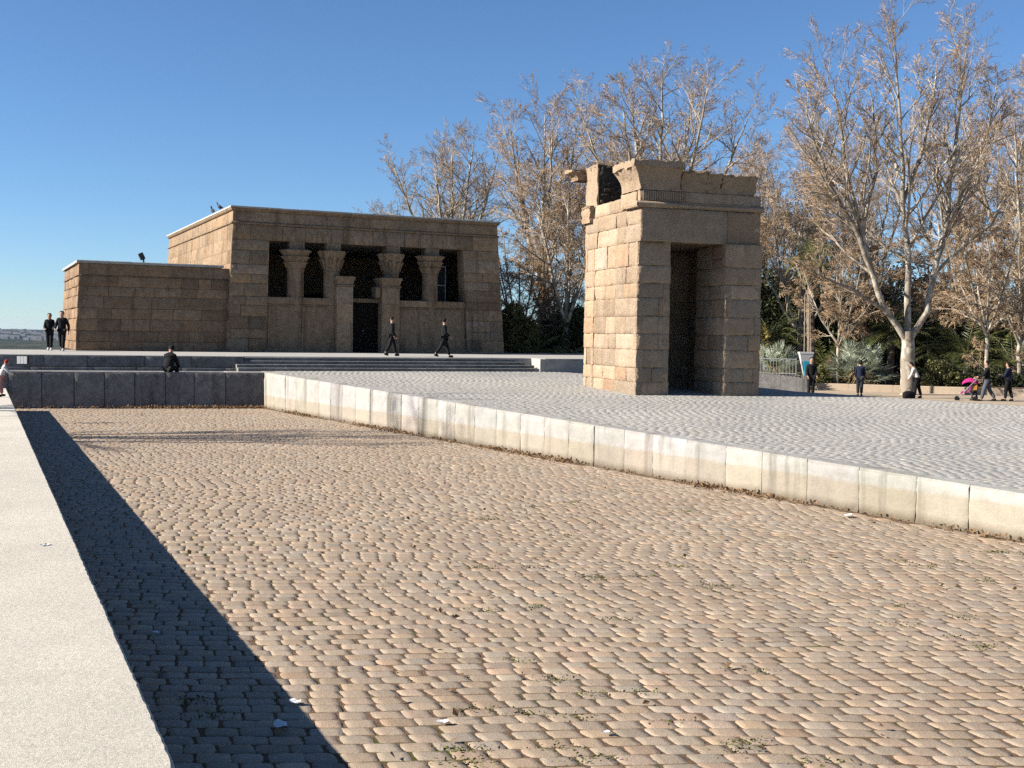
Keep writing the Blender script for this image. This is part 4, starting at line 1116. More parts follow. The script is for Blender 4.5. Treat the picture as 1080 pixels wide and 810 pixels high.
T(640, 135, 76, 0.5, 3.0, 15, 'bare tree filling in left of the crown behind the gateway', 5, 0.3, 0.24, **{**kw1, 'leaves': 0.05})
T(806, 150, 78, 0.4, 3.4, 6, 'thin pale-stemmed bare tree just right of the gateway', 4, 0.35, 0.16, kids=(10, 7, 6, 3), leaves=0.06, leaf=0.11)
T(886, 238, 59, 0.4, 3.0, 7, 'low brown twiggy tree over the silvery fan palms', 6, 0.34, 0.09, **{**kw1, 'kids': (14, 9, 9, 3), 'leaves': 0.02, 'leaf': 0.09, 'start': 0.08, 'trop': (0.0, -0.03, -0.06, -0.1)})
T(1043, 205, 56, 0.4, 3.0, 8, 'slender pale-trunked tree with drooping russet twigs behind the pushchair', 5, 0.36, 0.11, **{**kw1, 'kids': (15, 9, 9, 3), 'leaves': 0.03, 'leaf': 0.09, 'start': 0.08, 'trop': (0.0, -0.03, -0.05, -0.1)})
T(1082, 70, 64, 0.4, 4.2, 9, 'tall bare tree cut by the right edge of the view', 6, 0.3, 0.26, **kw1)
T(1010, 120, 76, 0.4, 4.0, 10, 'bare tree behind the big plane tree, on its right side', 5, 0.3, 0.24, kids=(11, 7, 6, 3), leaves=0.03, leaf=0.1)
T(905, 150, 78, 0.4, 4.0, 11, 'bare tree behind the big plane tree, on its left side', 5, 0.3, 0.24, kids=(11, 7, 6, 3), leaves=0.03, leaf=0.1)
T(845, 205, 66, 0.4, 2.8, 12, 'small bare tree behind the tall shaggy palm', 5, 0.3, 0.16, kids=(10, 8, 7, 3), leaves=0.04, leaf=0.1)
lowk = {**kw1, 'kids': (14, 9, 9, 3), 'leaves': 0.03, 'start': 0.05, 'trop': (0.0, -0.02, -0.04, -0.06), 'ang': (58, 48, 40, 40)}
T(548, 225, 68, 0.9, 2.4, 21, 'low brown twiggy tree touching the right end of the temple', 6, 0.2, 0.12, **lowk)
T(585, 232, 70, 0.9, 2.6, 22, 'low brown twiggy tree midway between temple and gateway', 6, 0.2, 0.12, **lowk)
T(826, 180, 73, 0.4, 3.2, 23, 'brown twiggy tree above the railing, right of the gateway', 6, 0.25, 0.13, **lowk)
T(925, 215, 69, 0.4, 3.0, 24, 'low brown twiggy tree seen through the fork of the big plane tree', 6, 0.25, 0.12, **lowk)
T(1012, 215, 66, 0.4, 3.0, 25, 'low brown twiggy tree above the small child', 6, 0.25, 0.12, **lowk)
T(1078, 185, 60, 0.4, 3.2, 26, 'dense brown twiggy tree at the right edge, low in front', 6, 0.25, 0.13, **lowk)
T(785, 140, 82, 0.4, 3.4, 27, 'bare tree whose crown peeps over the right corner of the gateway', 5, 0.3, 0.18, **kw1)
T(860, 120, 84, 0.4, 4.2, 28, 'bare tree far behind the tall shaggy palm', 5, 0.3, 0.2, **kw1)
# trees on the left bank, out of the picture: their shadows fall over the pool
rgl = np.random.default_rng(60)
b = np.array([-31.0, 25.0, 0.3])
tree('bare_tree', 'bare tree on the left bank that throws branch shadows over the cobbles', 'tree', b, auto_stems(rgl, 17.0, 2.4, 4, 0.5, 0.24), rgl, kids=(9, 6, 5, 2), group='bare winter trees behind the monuments')

# ------------------------------------------------------------------ evergreen planting
def fan_palm(label, loc, n, rad, h, seed, mat='silver', blade=0.75):
    rg = np.random.default_rng(seed); root = thing('fan_palm', label, 'palm', tuple(loc), 0, 'silvery fan palms')
    fo, stl = MB(), MB()
    for i in range(n):
        az = rg.uniform(0, 2*math.pi); el = math.asin(rg.uniform(-0.05, 0.98))
        d = np.array([math.cos(az)*math.cos(el), math.sin(az)*math.cos(el), math.sin(el)])
        L_ = rg.uniform(0.6, 1.0)
        tip = d*np.array([rad, rad, h])*L_ + np.array([0, 0, 0.35])
        base = np.array([d[0]*0.15, d[1]*0.15, 0.2])
        mid = (base+tip)/2 + np.array([0, 0, 0.12])
        stl.tube([base, mid, tip], [0.022, 0.016, 0.012], 4, cap=False)
        dd = nrm(tip - mid); sidev = nrm(np.cross(dd, UP) + rg.normal(0, 0.25, 3)); nn = np.cross(sidev, dd)
        k = 17; b = rg.uniform(0.75, 1.25); bl = blade*rg.uniform(0.75, 1.1)
        for q in range(k):
            a = R(-105 + 210*q/(k-1)); fold = 0.25*math.cos(a)
            e = nrm(dd*math.cos(a) + sidev*math.sin(a) + nn*0.18*rg.uniform(0.3, 1.2)); w_ = np.cross(e, nn)*0.030
            l_ = bl*(0.72 + 0.28*math.cos(a))*rg.uniform(0.9, 1.08)
            m_ = tip + e*l_*0.55
            fo.add([tip - w_*0.3, m_ - w_ + nn*0.02, tip + e*l_ - UP*0.06*rg.random(), m_ + w_ + nn*0.02], [[0, 1, 2, 3]], (b, b, b))
    # dead skirt of fronds
    for i in range(n//2):
        az = rg.uniform(0, 2*math.pi); p = np.array([math.cos(az)*0.3, math.sin(az)*0.3, rg.uniform(0.4, 0.9)])
        for q in range(6):
            e = nrm(np.array([math.cos(az)*0.7, math.sin(az)*0.7, -0.8]) + rg.normal(0, 0.25, 3)); w_ = nrm(np.cross(e, UP))*0.03
            l_ = rg.uniform(0.5, 0.9); fo.add([p, p+e*l_*0.5-w_, p+e*l_, p+e*l_*0.5+w_], [[0, 1, 2, 3]], (1, 1, 1), 1)
    stl.build('stem', M['olive'], root); fo.build('foliage', [M[mat], M['straw']], root)
    return root
p = atY(905, 397, 58.6); fan_palm('large silvery fan palm left of the big plane trunk, behind the dark-coated woman', (p[0], p[1], 0.45), 62, 1.55, 1.75, 1, blade=0.85)
p = atY(817, 397, 57.5); fan_palm('silvery fan palm behind the railing beside the gateway', (p[0], p[1], 0.6), 48, 1.25, 1.45, 2, blade=0.75)

def feather_palm(name, label, loc, trunk_h, n, fl, seed, mat='palm', lean=1.0, group=None, elmin=-0.35):
    rg = np.random.default_rng(seed); root = thing(name, label, 'palm', tuple(loc), 0, group)
    if trunk_h > 0.3:
        tb = MB(); k = int(trunk_h/0.18); pts = [(0.05*math.sin(i*0.2), 0, -0.2 + (trunk_h+0.2)*i/k) for i in range(k+1)]
        tb.tube(pts, [0.2 + 0.025*(i % 2) for i in range(k+1)], 9); tb.build('trunk', M['bark_dark'], root)
    fo, st_ = MB(), MB()
    for i in range(n):
        az = rg.uniform(0, 2*math.pi); el = math.asin(rg.uniform(elmin, 0.97)); L_ = fl*rg.uniform(0.75, 1.1)
        d = np.array([math.cos(az)*math.cos(el), math.sin(az)*math.cos(el), math.sin(el)])
        pts = [np.array([0, 0, trunk_h + 0.1])]; m = 9
        for q in range(m):
            d = nrm(d - UP*0.11*lean*(0.5 + q/m)*1.3); pts.append(pts[-1] + d*L_/m)
        pts = np.array(pts); st_.tube(pts, np.linspace(0.024, 0.006, m+1), 4, cap=False)
        b = rg.uniform(0.7, 1.3); dead = (el < -0.1 and rg.random() < 0.7)
        for q in np.linspace(0.14, 0.99, 24):
            p, dd, _ = interp(pts, np.zeros(m+1), q); sv = nrm(np.cross(dd, UP)); l_ = fl*0.20*math.sin(math.pi*min(1, 0.18+q*0.8))*rg.uniform(0.85, 1.1)
            for sgn in (-1, 1):
                e = nrm(sv*sgn*0.85 + dd*0.55 - UP*0.25 + rg.normal(0, 0.10, 3)); w_ = nrm(np.cross(e, dd) + UP*0.1); w_ = np.cross(e, w_)*0.018
                fo.add([p, p+e*l_*0.5-w_, p+e*l_, p+e*l_*0.5+w_], [[0, 1, 2, 3]], (b, b, b), 1 if dead else 0)
    st_.build('stem', M['olive'], root); fo.build('foliage', [M[mat], M['straw']], root)
    return root
p = atY(857, 275, 62); feather_palm('palm_tree', 'tall shaggy palm with yellowed drooping fronds above the white box', (p[0], p[1], 0.4), p[2]-0.4, 46, 2.0, 5, 'olive', 1.5, elmin=-0.7)
gp = 'dark feathery palms in the planting'
for x, y, Y, g, fl, sd_, lb, th in ((560, 372, 64, 1.0, 2.6, 11, 'dark feathery palm clump beside the right corner of the temple', 0.2), (590, 376, 62, 0.9, 2.2, 12, 'low dark palm clump between the hedge and the lit gateway flank', 0.1),
                            (872, 395, 64, 0.5, 3.0, 13, 'dark palm behind the gap between the two silver fan palms', 0.6), (990, 398, 60, 0.5, 2.6, 14, 'spiky green palm just right of the big plane trunk', 0.2),
                            (1020, 360, 63, 0.5, 3.2, 15, 'dark palm with arching fronds behind the small child', 1.5), (940, 330, 66, 0.5, 3.2, 16, 'tall dark palm behind the fork of the big plane tree', 2.6), (1068, 380, 62, 0.5, 3.0, 17, 'dark palm behind the woman in the navy jacket', 1.0), (812, 345, 66, 0.5, 3.0, 18, 'dark palm right beside the gateway, above the railing', 2.2)):
    p = atY(x, y, Y); feather_palm('feathery_palm', lb, (p[0], p[1], g), th, 40, fl, sd_, group=gp)
def shrub(name, label, loc, rx, ry, h, n, leaf, seed, mat, cat='shrub', group=None):
    rg = np.random.default_rng(seed); root = thing(name, label, cat, tuple(loc), 0, group)
    mb = MB(); lob = rg.normal(size=(9, 3)); lob /= np.linalg.norm(lob, axis=1)[:,None]; lob[:,2] = np.abs(lob[:,2])
    cent = lob*np.array([rx, ry, h])*rg.uniform(0.25, 0.75, (9, 1)) + np.array([0, 0, h*0.2]); rr = rg.uniform(0.28, 0.48, 9)
    k = rg.integers(0, 9, n); d = rg.normal(size=(n, 3)); d /= np.linalg.norm(d, axis=1)[:,None]
    P = cent[k] + d*(rr[k]*rg.uniform(0.55, 1.05, n)**0.5)[:,None]*np.array([rx, ry, h*0.8]); P = P[P[:,2] > -0.05]
    leaf_quads(mb, P, leaf, rg, 0.35)
    mb.build('foliage', M[mat], root)
    st_ = MB()
    for i in range(10):
        c = cent[rg.integers(0, 9)]; st_.tube([np.array([rg.normal(0, 0.1), rg.normal(0, 0.1), -0.1]), c*0.5 + rg.normal(0, 0.08, 3), c], [0.035, 0.022, 0.01], 5, cap=False)
    st_.build('stem', M['bark_dark'], root)
    return root
gs = 'dense shrubs in the park planting'
sh = [(545, 372, 65, 1.5, 1.5, 2.7, 'olive', 'olive-green bush touching the right end of the temple'), (575, 372, 69, 1.9, 1.5, 2.6, 'evergreen', 'dark bush behind the palms left of the gateway'), (603, 372, 67, 1.6, 1.5, 3.4, 'evergreen', 'tall dark evergreen bush against the lit flank of the gateway'),
      (806, 350, 70, 2.2, 1.6, 4.6, 'evergreen', 'tall dark evergreen at the right corner of the gateway'), (838, 350, 69, 2.0, 1.6, 4.4, 'evergreen', 'dark evergreen mass above the railing'), (868, 345, 70, 2.4, 1.8, 4.2, 'evergreen', 'dark evergreen behind the shaggy palm'),
      (905, 345, 69, 2.2, 1.7, 3.9, 'evergreen', 'dark evergreen directly behind the larger silver palm'), (940, 345, 68, 2.0, 1.6, 4.0, 'evergreen', 'dark evergreen left of the plane tree fork'), (985, 350, 66, 2.0, 1.6, 3.9, 'evergreen', 'dark evergreen right of the plane trunk'),
      (1015, 350, 67, 2.2, 1.6, 3.4, 'evergreen', 'dark evergreen behind the child and pushchair'), (1052, 350, 66, 2.2, 1.6, 3.2, 'evergreen', 'dark evergreen behind the man with the pushchair'), (1085, 350, 66, 2.2, 1.6, 3.4, 'evergreen', 'dark evergreen at the right edge of the view'),
      (822, 340, 78, 4.0, 2.0, 6.0, 'evergreen', 'big dark evergreen rising behind the railing plants'), (890, 340, 79, 4.2, 2.0, 5.6, 'evergreen', 'big dark evergreen far behind the larger silver palm'), (955, 340, 80, 4.2, 2.0, 5.4, 'evergreen', 'big dark evergreen far behind the big plane trunk'),
      (1020, 340, 79, 4.2, 2.0, 5.2, 'evergreen', 'big dark evergreen far behind the pushchair'), (1085, 340, 80, 4.2, 2.0, 5.4, 'evergreen', 'big dark evergreen far behind the rightmost walker'),
      (868, 395, 59.5, 0.8, 0.7, 0.9, 'olive', 'small olive bush at the kerb left of the woman in the dark coat'), (932, 398, 59.5, 1.0, 0.7, 0.8, 'straw', 'dry brown shrub between the woman in the dark coat and the plane trunk'), (1000, 400, 59, 1.3, 0.8, 1.3, 'olive', 'light green bush right of the woman in white'), (1030, 402, 60, 1.2, 0.8, 1.0, 'evergreen', 'low dark bush behind the small child'),
      (885, 398, 60.5, 0.9, 0.7, 0.9, 'evergreen', 'low dark bush under the larger silver palm'), (1070, 404, 59, 1.4, 0.8, 1.0, 'evergreen', 'low dark bush behind the woman in navy')]
for i, (x, y, Y, rx, ry, h, mt, lb) in enumerate(sh):
    p = atY(x, y, Y); g = 1.0 if x < 620 else 0.45
    h *= 1.25 if h > 2 else 1.0; shrub('shrub', lb, (p[0], p[1], g), rx*1.15, ry, h, int(4200*min(2.2, rx*h/4+0.4)), 0.22 if h > 2 else 0.14, 200+i, mt, group=gs)
p = atY(803, 352, 61); shrub('flowering_shrub', 'yellow-orange flowering bush peeping past the right edge of the gateway', (p[0], p[1], 0.6), 0.7, 0.6, 2.6, 700, 0.16, 333, 'yellow_leaf')

# ------------------------------------------------------------------ kerb of the planting, low wall, railing
def along(a, b, z0, z1, th, name, mat, label, cat, seg=1.5, tint=1.0, seed=1):
    a = np.array([*a, 0.0]); b = np.array([*b, 0.0]); d = b-a; L = np.linalg.norm(d); U = d/L; N = np.cross(U, UP)
    Mx = np.eye(4); Mx[:3,0] = U; Mx[:3,1] = -N; Mx[:3,3] = a; rg = np.random.default_rng(seed); mb = MB(); x = 0.0
    while x < L - 0.01:
        w_ = min(seg*rg.uniform(0.9, 1.1), L-x); t = tint*(1 + rg.normal(0, 0.06)); mb.box((x+0.004, 0, z0), (x+w_-0.004, th, z1), (t, t, t), M=Mx, bev=0.02); x += w_
    return tag(mb.build(name, mat, None), label, cat)
a_ = atY(855, 400, 57.2); b_ = atY(952, 400, 55.6); c_2 = atY(1120, 400, 52.6)
along(a_[:2], c_2[:2], 0.1, 0.62, 0.3, 'kerb', M['sand'], 'tan raised kerb edging the planting behind the walkers', 'kerb', 2.0, 0.75, 3)
mb = MB(); mb.prism([(a_[0]-8, a_[1]+1.0), (a_[0], a_[1]+0.28), (c_2[0], c_2[1]+0.28), (c_2[0]+30, 60), (60, 120), (10, 120), (3, 63)], 0.0, lambda x, y: 0.5 if y < 90 else 0.3)
mb.build('planting_bed', M['soil'], kind='structure')
wa = atY(796, 400, 52.6); wb = atY(853, 400, 51.4)
along(wa[:2], wb[:2], 0.1, 1.17, 0.25, 'low_wall', M['granite_grey'], 'low dark grey wall carrying a railing, right of the gateway', 'wall', 1.1, 0.75, 4)
e = thing('railing', 'thin grey metal railing on the low wall beside the gateway', 'railing', (0, 0, 0))
A = np.array([wa[0], wa[1]+0.12, 1.17]); Bq = np.array([wb[0]-0.55, wb[1]+0.14, 1.17])
mb = MB()
for zt in (0.72, 0.06): mb.tube([A + UP*zt, Bq + UP*zt], 0.018, 6)
mb.build('rail', M['metal_grey'], e)
for i in range(14):
    mb = MB(); q = A + (Bq-A)*i/13; mb.tube([q + UP*0.0, q + UP*(0.70 if i % 13 else 0.78)], 0.011 if i % 13 else 0.022, 6); mb.build('baluster', M['metal_grey'], e)
q = A + (Bq-A)*0.55
mb = MB(); Mx = np.eye(4); Mx[:3,3] = (atY(807, 389, 52.2)[0], A[1]-0.05, 1.38); mb.box((-0.09, 0, 0), (0.09, 0.02, 0.26), M=Mx)
o = mb.build('notice', M['white'], None); tag(o, 'small blank white notice fixed to the railing beside the gateway', 'notice')
# white tapered box with blue panel on the wall
p = atY(850, 395, 51.6)
e = thing('information_box', 'white tapered box with a turquoise panel standing on the end of the low wall', 'box', (p[0], p[1]+0.12, 1.17))
mb = MB()
for z0, z1, a0, a1 in ((0.55, 0.98, 0.20, 0.30), (0.98, 1.06, 0.32, 0.32), (0.0, 0.55, 0.09, 0.20)):
    v = []
    for z_, h_ in ((z0, a0), (z1, a1)): v += [[-h_, -h_*0.6, z_], [h_, -h_*0.6, z_], [h_, h_*0.6, z_], [-h_, h_*0.6, z_]]
    mb.add(v, [[3,2,1,0],[4,5,6,7],[0,1,5,4],[1,2,6,5],[2,3,7,6],[3,0,4,7]])
mb.build('housing', M['white'], e)
mb = MB()
v = []
for y_ in (-0.20, -0.14): v += [[-0.07, y_, 0.02], [0.03, y_, 0.02], [0.15, y_, 0.62], [-0.13, y_, 0.66]]
mb.add(v, [[0,1,2,3],[7,6,5,4],[0,4,5,1],[1,5,6,2],[2,6,7,3],[3,7,4,0]]); mb.build('panel', M['blue'], e)
for x_, lb in ((847.5, 'thin weathered pole behind the white box, the left of the pair'), (852, 'thin weathered pole behind the white box, the right of the pair')):
    p = atY(x_, 395, 53.5); mb = MB(); h = 4.6
    mb.tube([(0, 0, -0.2), (0.01, 0, h*0.5), (-0.02, 0, h)], [0.04, 0.035, 0.03], 7)
    o = mb.build('pole', M['wood_pole']); o.location = (p[0], p[1], 0.3); tag(o, lb, 'pole', 'pair of thin poles')
p = atY(893, 395, 60); mb = MB(); mb.tube([(0, 0, 0), (0, 0, 3.6)], [0.04, 0.03], 8); mb.lathe([(0.03, 3.6), (0.12, 3.62), (0.14, 3.8), (0.05, 3.95)], 10)
o = mb.build('lamp_post', M['metal_dark']); o.location = (p[0], p[1], 0.4); tag(o, 'thin dark lamp post rising from the larger silver fan palm', 'lamp post')
p = atY(23, 380, 39.6)
e = thing('wall_light', 'small pale boxed light set on the shaded wall at far left', 'light', tuple(p))
mb = MB(); mb.box((-0.17, 0.0, -0.12), (-0.055, 0.05, 0.14)); mb.box((-0.045, 0.0, -0.12), (0.055, 0.05, 0.14)); mb.box((0.065, 0.0, -0.12), (0.17, 0.05, 0.14)); mb.build('panel', M['paper'], e)
mb = MB(); mb.box((-0.2, 0.052, -0.15), (0.2, 0.12, 0.17)); mb.build('housing', M['metal_dark'], e)

# ------------------------------------------------------------------ birds, floodlight, litter
def pigeon(loc, rz, label, s=1.0):
    e = thing('pigeon', label, 'bird', tuple(loc), rz, 'pigeons on the temple roof')
    mb = MB()
    prof = [(0.005, -0.16), (0.03, -0.13), (0.035, -0.08), (0.07, -0.02), (0.085, 0.05), (0.07, 0.12), (0.045, 0.17), (0.04, 0.2), (0.045, 0.23), (0.03, 0.262), (0.006, 0.29)]
    # body axis bent: tail low, head up
    v = []; seg = 10
    for i, (r_, a) in enumerate(prof):
        bend = 0.45*a + max(0, a-0.12)*1.6
        for q in range(seg):
            t = 2*math.pi*q/seg; v.append([r_*math.cos(t)*s, a*s*0.85 - 0.25*max(0, a-0.12)*s + 0*r_, (0.16 + bend*0.6 + r_*math.sin(t))*s])
    f = [[i*seg+j, i*seg+(j+1) % seg, (i+1)*seg+(j+1) % seg, (i+1)*seg+j] for i in range(len(prof)-1) for j in range(seg)]
    mb.add(v, f)
    for sx in (-0.03, 0.03): mb.tube([(sx*s, 0.03*s, 0.13*s), (sx*s, 0.03*s, 0.0), (sx*s, 0.07*s, 0.005*s)], 0.009*s, 5)
    mb.build('body', M['pigeon'], e, 179)
def tw(s, t, z):   # temple local -> world (after batter)
    V = bat(np.array([[s, t, min(z, 7.2)]]))[0]; return TC + ut*V[0] + vt*V[1] + UP*z
pigeon(tw(-0.05, 4.9, 6.985), 0.8, 'dark pigeon on the roof edge of the temple, the lower of two', 1.15)
pigeon(tw(-0.05, 2.9, 6.985), 1.3, 'dark pigeon on the roof edge of the temple, nearer its front corner', 1.15)
p = TC + ut*(-3.6) + vt*1.5 + UP*4.11
e = thing('floodlight', 'small dark floodlight tilted up on the flat roof of the low wing', 'floodlight', tuple(p), R(25))
mb = MB(); Mx = np.eye(4); a = R(-25); Mx[:3,:3] = [[math.cos(a), 0, math.sin(a)], [0, 1, 0], [-math.sin(a), 0, math.cos(a)]]; Mx[:3,3] = (0, 0, 0.2)
mb.box((-0.13, -0.12, 0), (0.09, 0.12, 0.34), M=Mx, bev=0.03); mb.build('housing', M['metal_dark'], e)
mb = MB(); mb.box((-0.1, -0.15, 0), (0.1, 0.15, 0.03)); mb.box((-0.02, -0.15, 0.031), (0.02, -0.125, 0.3)); mb.box((-0.02, 0.125, 0.031), (0.02, 0.15, 0.3)); mb.build('bracket', M['metal_dark'], e)

def scrap(loc, s, rz, label, seed, mat='paper', name='paper_scrap', grp='scraps of litter on the paving'):
    rg = np.random.default_rng(seed); mb = MB(); n = 5
    g = np.linspace(-1, 1, n); A_, B_ = np.meshgrid(g, g); z = 0.25*np.abs(vnoise(np.stack([A_.ravel(), B_.ravel(), 0*A_.ravel()], 1), seed, 1.3)) + 0.12*(A_.ravel()**2)
    X = A_.ravel()*(1 - 0.3*np.abs(B_.ravel())**2) + rg.normal(0, 0.07, n*n); Y = B_.ravel()*0.6 + rg.normal(0, 0.06, n*n)
    top = np.stack([X, Y, z], 1)*s; idx = np.arange(n*n).reshape(n, n)
    f = np.stack([idx[:-1,:-1], idx[:-1,1:], idx[1:,1:], idx[1:,:-1]], -1).reshape(-1, 4)
    mb.add(np.concatenate([top, top - np.array([0, 0, 0.002])]), np.concatenate([f, f[:,::-1]+n*n]))
    o = mb.build(name, M[mat]); o.location = loc; o.rotation_euler = (0, 0, rz); tag(o, label, 'litter', grp)
def floor_pt(x, y, z):
    d = ray(x, y); return np.array([0, 0, EYE]) + d*((z-EYE)/d[2])
for i, (x, y, z, s, lb, mt) in enumerate([(467, 761, 0.012, 0.045, 'white crumpled paper scrap on the cobbles near the bottom of the view', 'paper'), (48, 575, 0.752, 0.05, 'white feather-like scrap lying on the pale walkway', 'paper'), (296, 765, 0.012, 0.075, 'pale scrap lying in the walkway shadow on the cobbles', 'paper'),
        (311, 740, 0.012, 0.05, 'small pale scrap just inside the edge of the walkway shadow', 'paper'), (639, 772, 0.012, 0.03, 'tiny white scrap on the cobbles, right of the larger crumpled one', 'paper'), (895, 544, 0.012, 0.09, 'white scrap on the cobbles near the foot of the pale block wall', 'paper'), (165, 667, 0.012, 0.04, 'dim paper scrap in the middle of the walkway shadow', 'paper'), (170, 710, 0.012, 0.05, 'dark curled leaf in the walkway shadow', 'litter'), (918, 549, 0.012, 0.06, 'dark curled leaf near the foot of the pale block wall', 'litter'), (878, 586, 0.012, 0.06, 'dark curled leaf alone on the sunlit cobbles at right', 'litter')]):
    p = floor_pt(x, y, z); scrap(tuple(p), s, i*0.9, lb, 40+i, mt)
# drifts of fallen leaves at the foot of the walls
rg = np.random.default_rng(71); mb = MB(); P = []
Lw = np.linalg.norm(NEAR - FAR_R)
for i in range(5200):
    s = rg.uniform(0, Lw+6); k = max(0.08, vnoise(np.array([[s, 0, 0]]), 9, 1.1)[0] + 0.42)
    if rg.random() > k: continue
    d = abs(rg.normal(0, 0.10 + 0.10*k)); p = FAR_R + wdir*s - wnor*(0.04 + d); P.append([p[0], p[1], max(0.008, 0.055*k*(1-d*3)*rg.random() + 0.01)])
dfw = (FAR_R-FWL)/np.linalg.norm(FAR_R-FWL)
for i in range(1500):
    s = abs(rg.normal(0, 3.2)); d = abs(rg.normal(0, 0.16)); p = FAR_R - dfw*s + np.array([dfw[1], -dfw[0]])*(0.05+d); P.append([p[0], p[1], rg.uniform(0.01, 0.07)])
for i in range(330):
    y = rg.uniform(7, 38); x = rg.uniform(-0.4*y, 0.5*y); 
    if (x-FAR_R[0])*(-wdir[1]) + (y-FAR_R[1])*wdir[0] < -0.2 and (x-L0[0])*(-ldir[1]) + (y-L0[1])*ldir[0] < -0.1: P.append([x, y, 0.014])
leaf_quads(mb, np.array(P), 0.065, rg, 0.45, 0, 0.0)
for v in mb.v: v[:,2] = np.clip(v[:,2], 0.004, None)
o = mb.build('fallen_leaves', M['litter'], kind='stuff'); tag(o, 'brown fallen leaves drifted along the foot of the basin walls', 'leaves')
# moss tufts in joints
rg = np.random.default_rng(72); mb = MB(); P = []
for i in range(70):
    y = 6.6 + 14*rg.random()**1.8; x = rg.uniform(-0.05*y, 0.5*y) if rg.random() < 0.8 else rg.uniform(-0.3*y, 0.5*y)
    for q in range(int(rg.uniform(20, 90))): P.append([x + rg.normal(0, 0.10), y + rg.normal(0, 0.05), -0.012 + 0.010*rg.random()])
P = np.array(P); ok = ((P[:,0]-FAR_R[0])*(-wdir[1]) + (P[:,1]-FAR_R[1])*wdir[0] < -0.2); leaf_quads(mb, P[ok], 0.022, rg, 0.35)
t = NT('moss'); t.done(t.mix(1.0, (0.10, 0.115, 0.022), t.tint(), 'MULTIPLY'), 0.95, 0.1)
o = mb.build('moss', t.mat, kind='stuff'); tag(o, 'green moss growing in the joints of the cobbles', 'moss')

# ------------------------------------------------------------------ people
def skin_obj(name, chains, mat, parent, levels=1):
    """chains: list of (points, radii, links) -> a skinned mesh object"""
    V, E, Rd, roots = [], [], [], []
    for pts, rad, links in chains:
        o_ = len(V); V += [tuple(p) for p in pts]; Rd += list(rad); E += [(a+o_, b+o_) for a, b in links]; roots.append(o_)
    me = bpy.data.meshes.new(name); me.from_pydata(V, E, []); me.update()
    o = bpy.data.objects.new(name, me); COL.objects.link(o)
    md = o.modifiers.new('skin', 'SKIN'); md.use_smooth_shade = True; md.branch_smoothing = 0.4
    if not me.skin_vertices: raise RuntimeError('no skin layer')
    for i, r_ in enumerate(Rd):
        sv = me.skin_vertices[0].data[i]; q_ = r_ if isinstance(r_, tuple) else (r_, r_); sv.radius = (q_[0]*1.10, q_[1]*1.10); sv.use_root = i in roots
    sb = o.modifiers.new('sub', 'SUBSURF'); sb.levels = levels; sb.render_levels = levels
    me.materials.append(mat); o.parent = parent
    return o
def chain(n): return [(i, i+1) for i in range(n-1)]
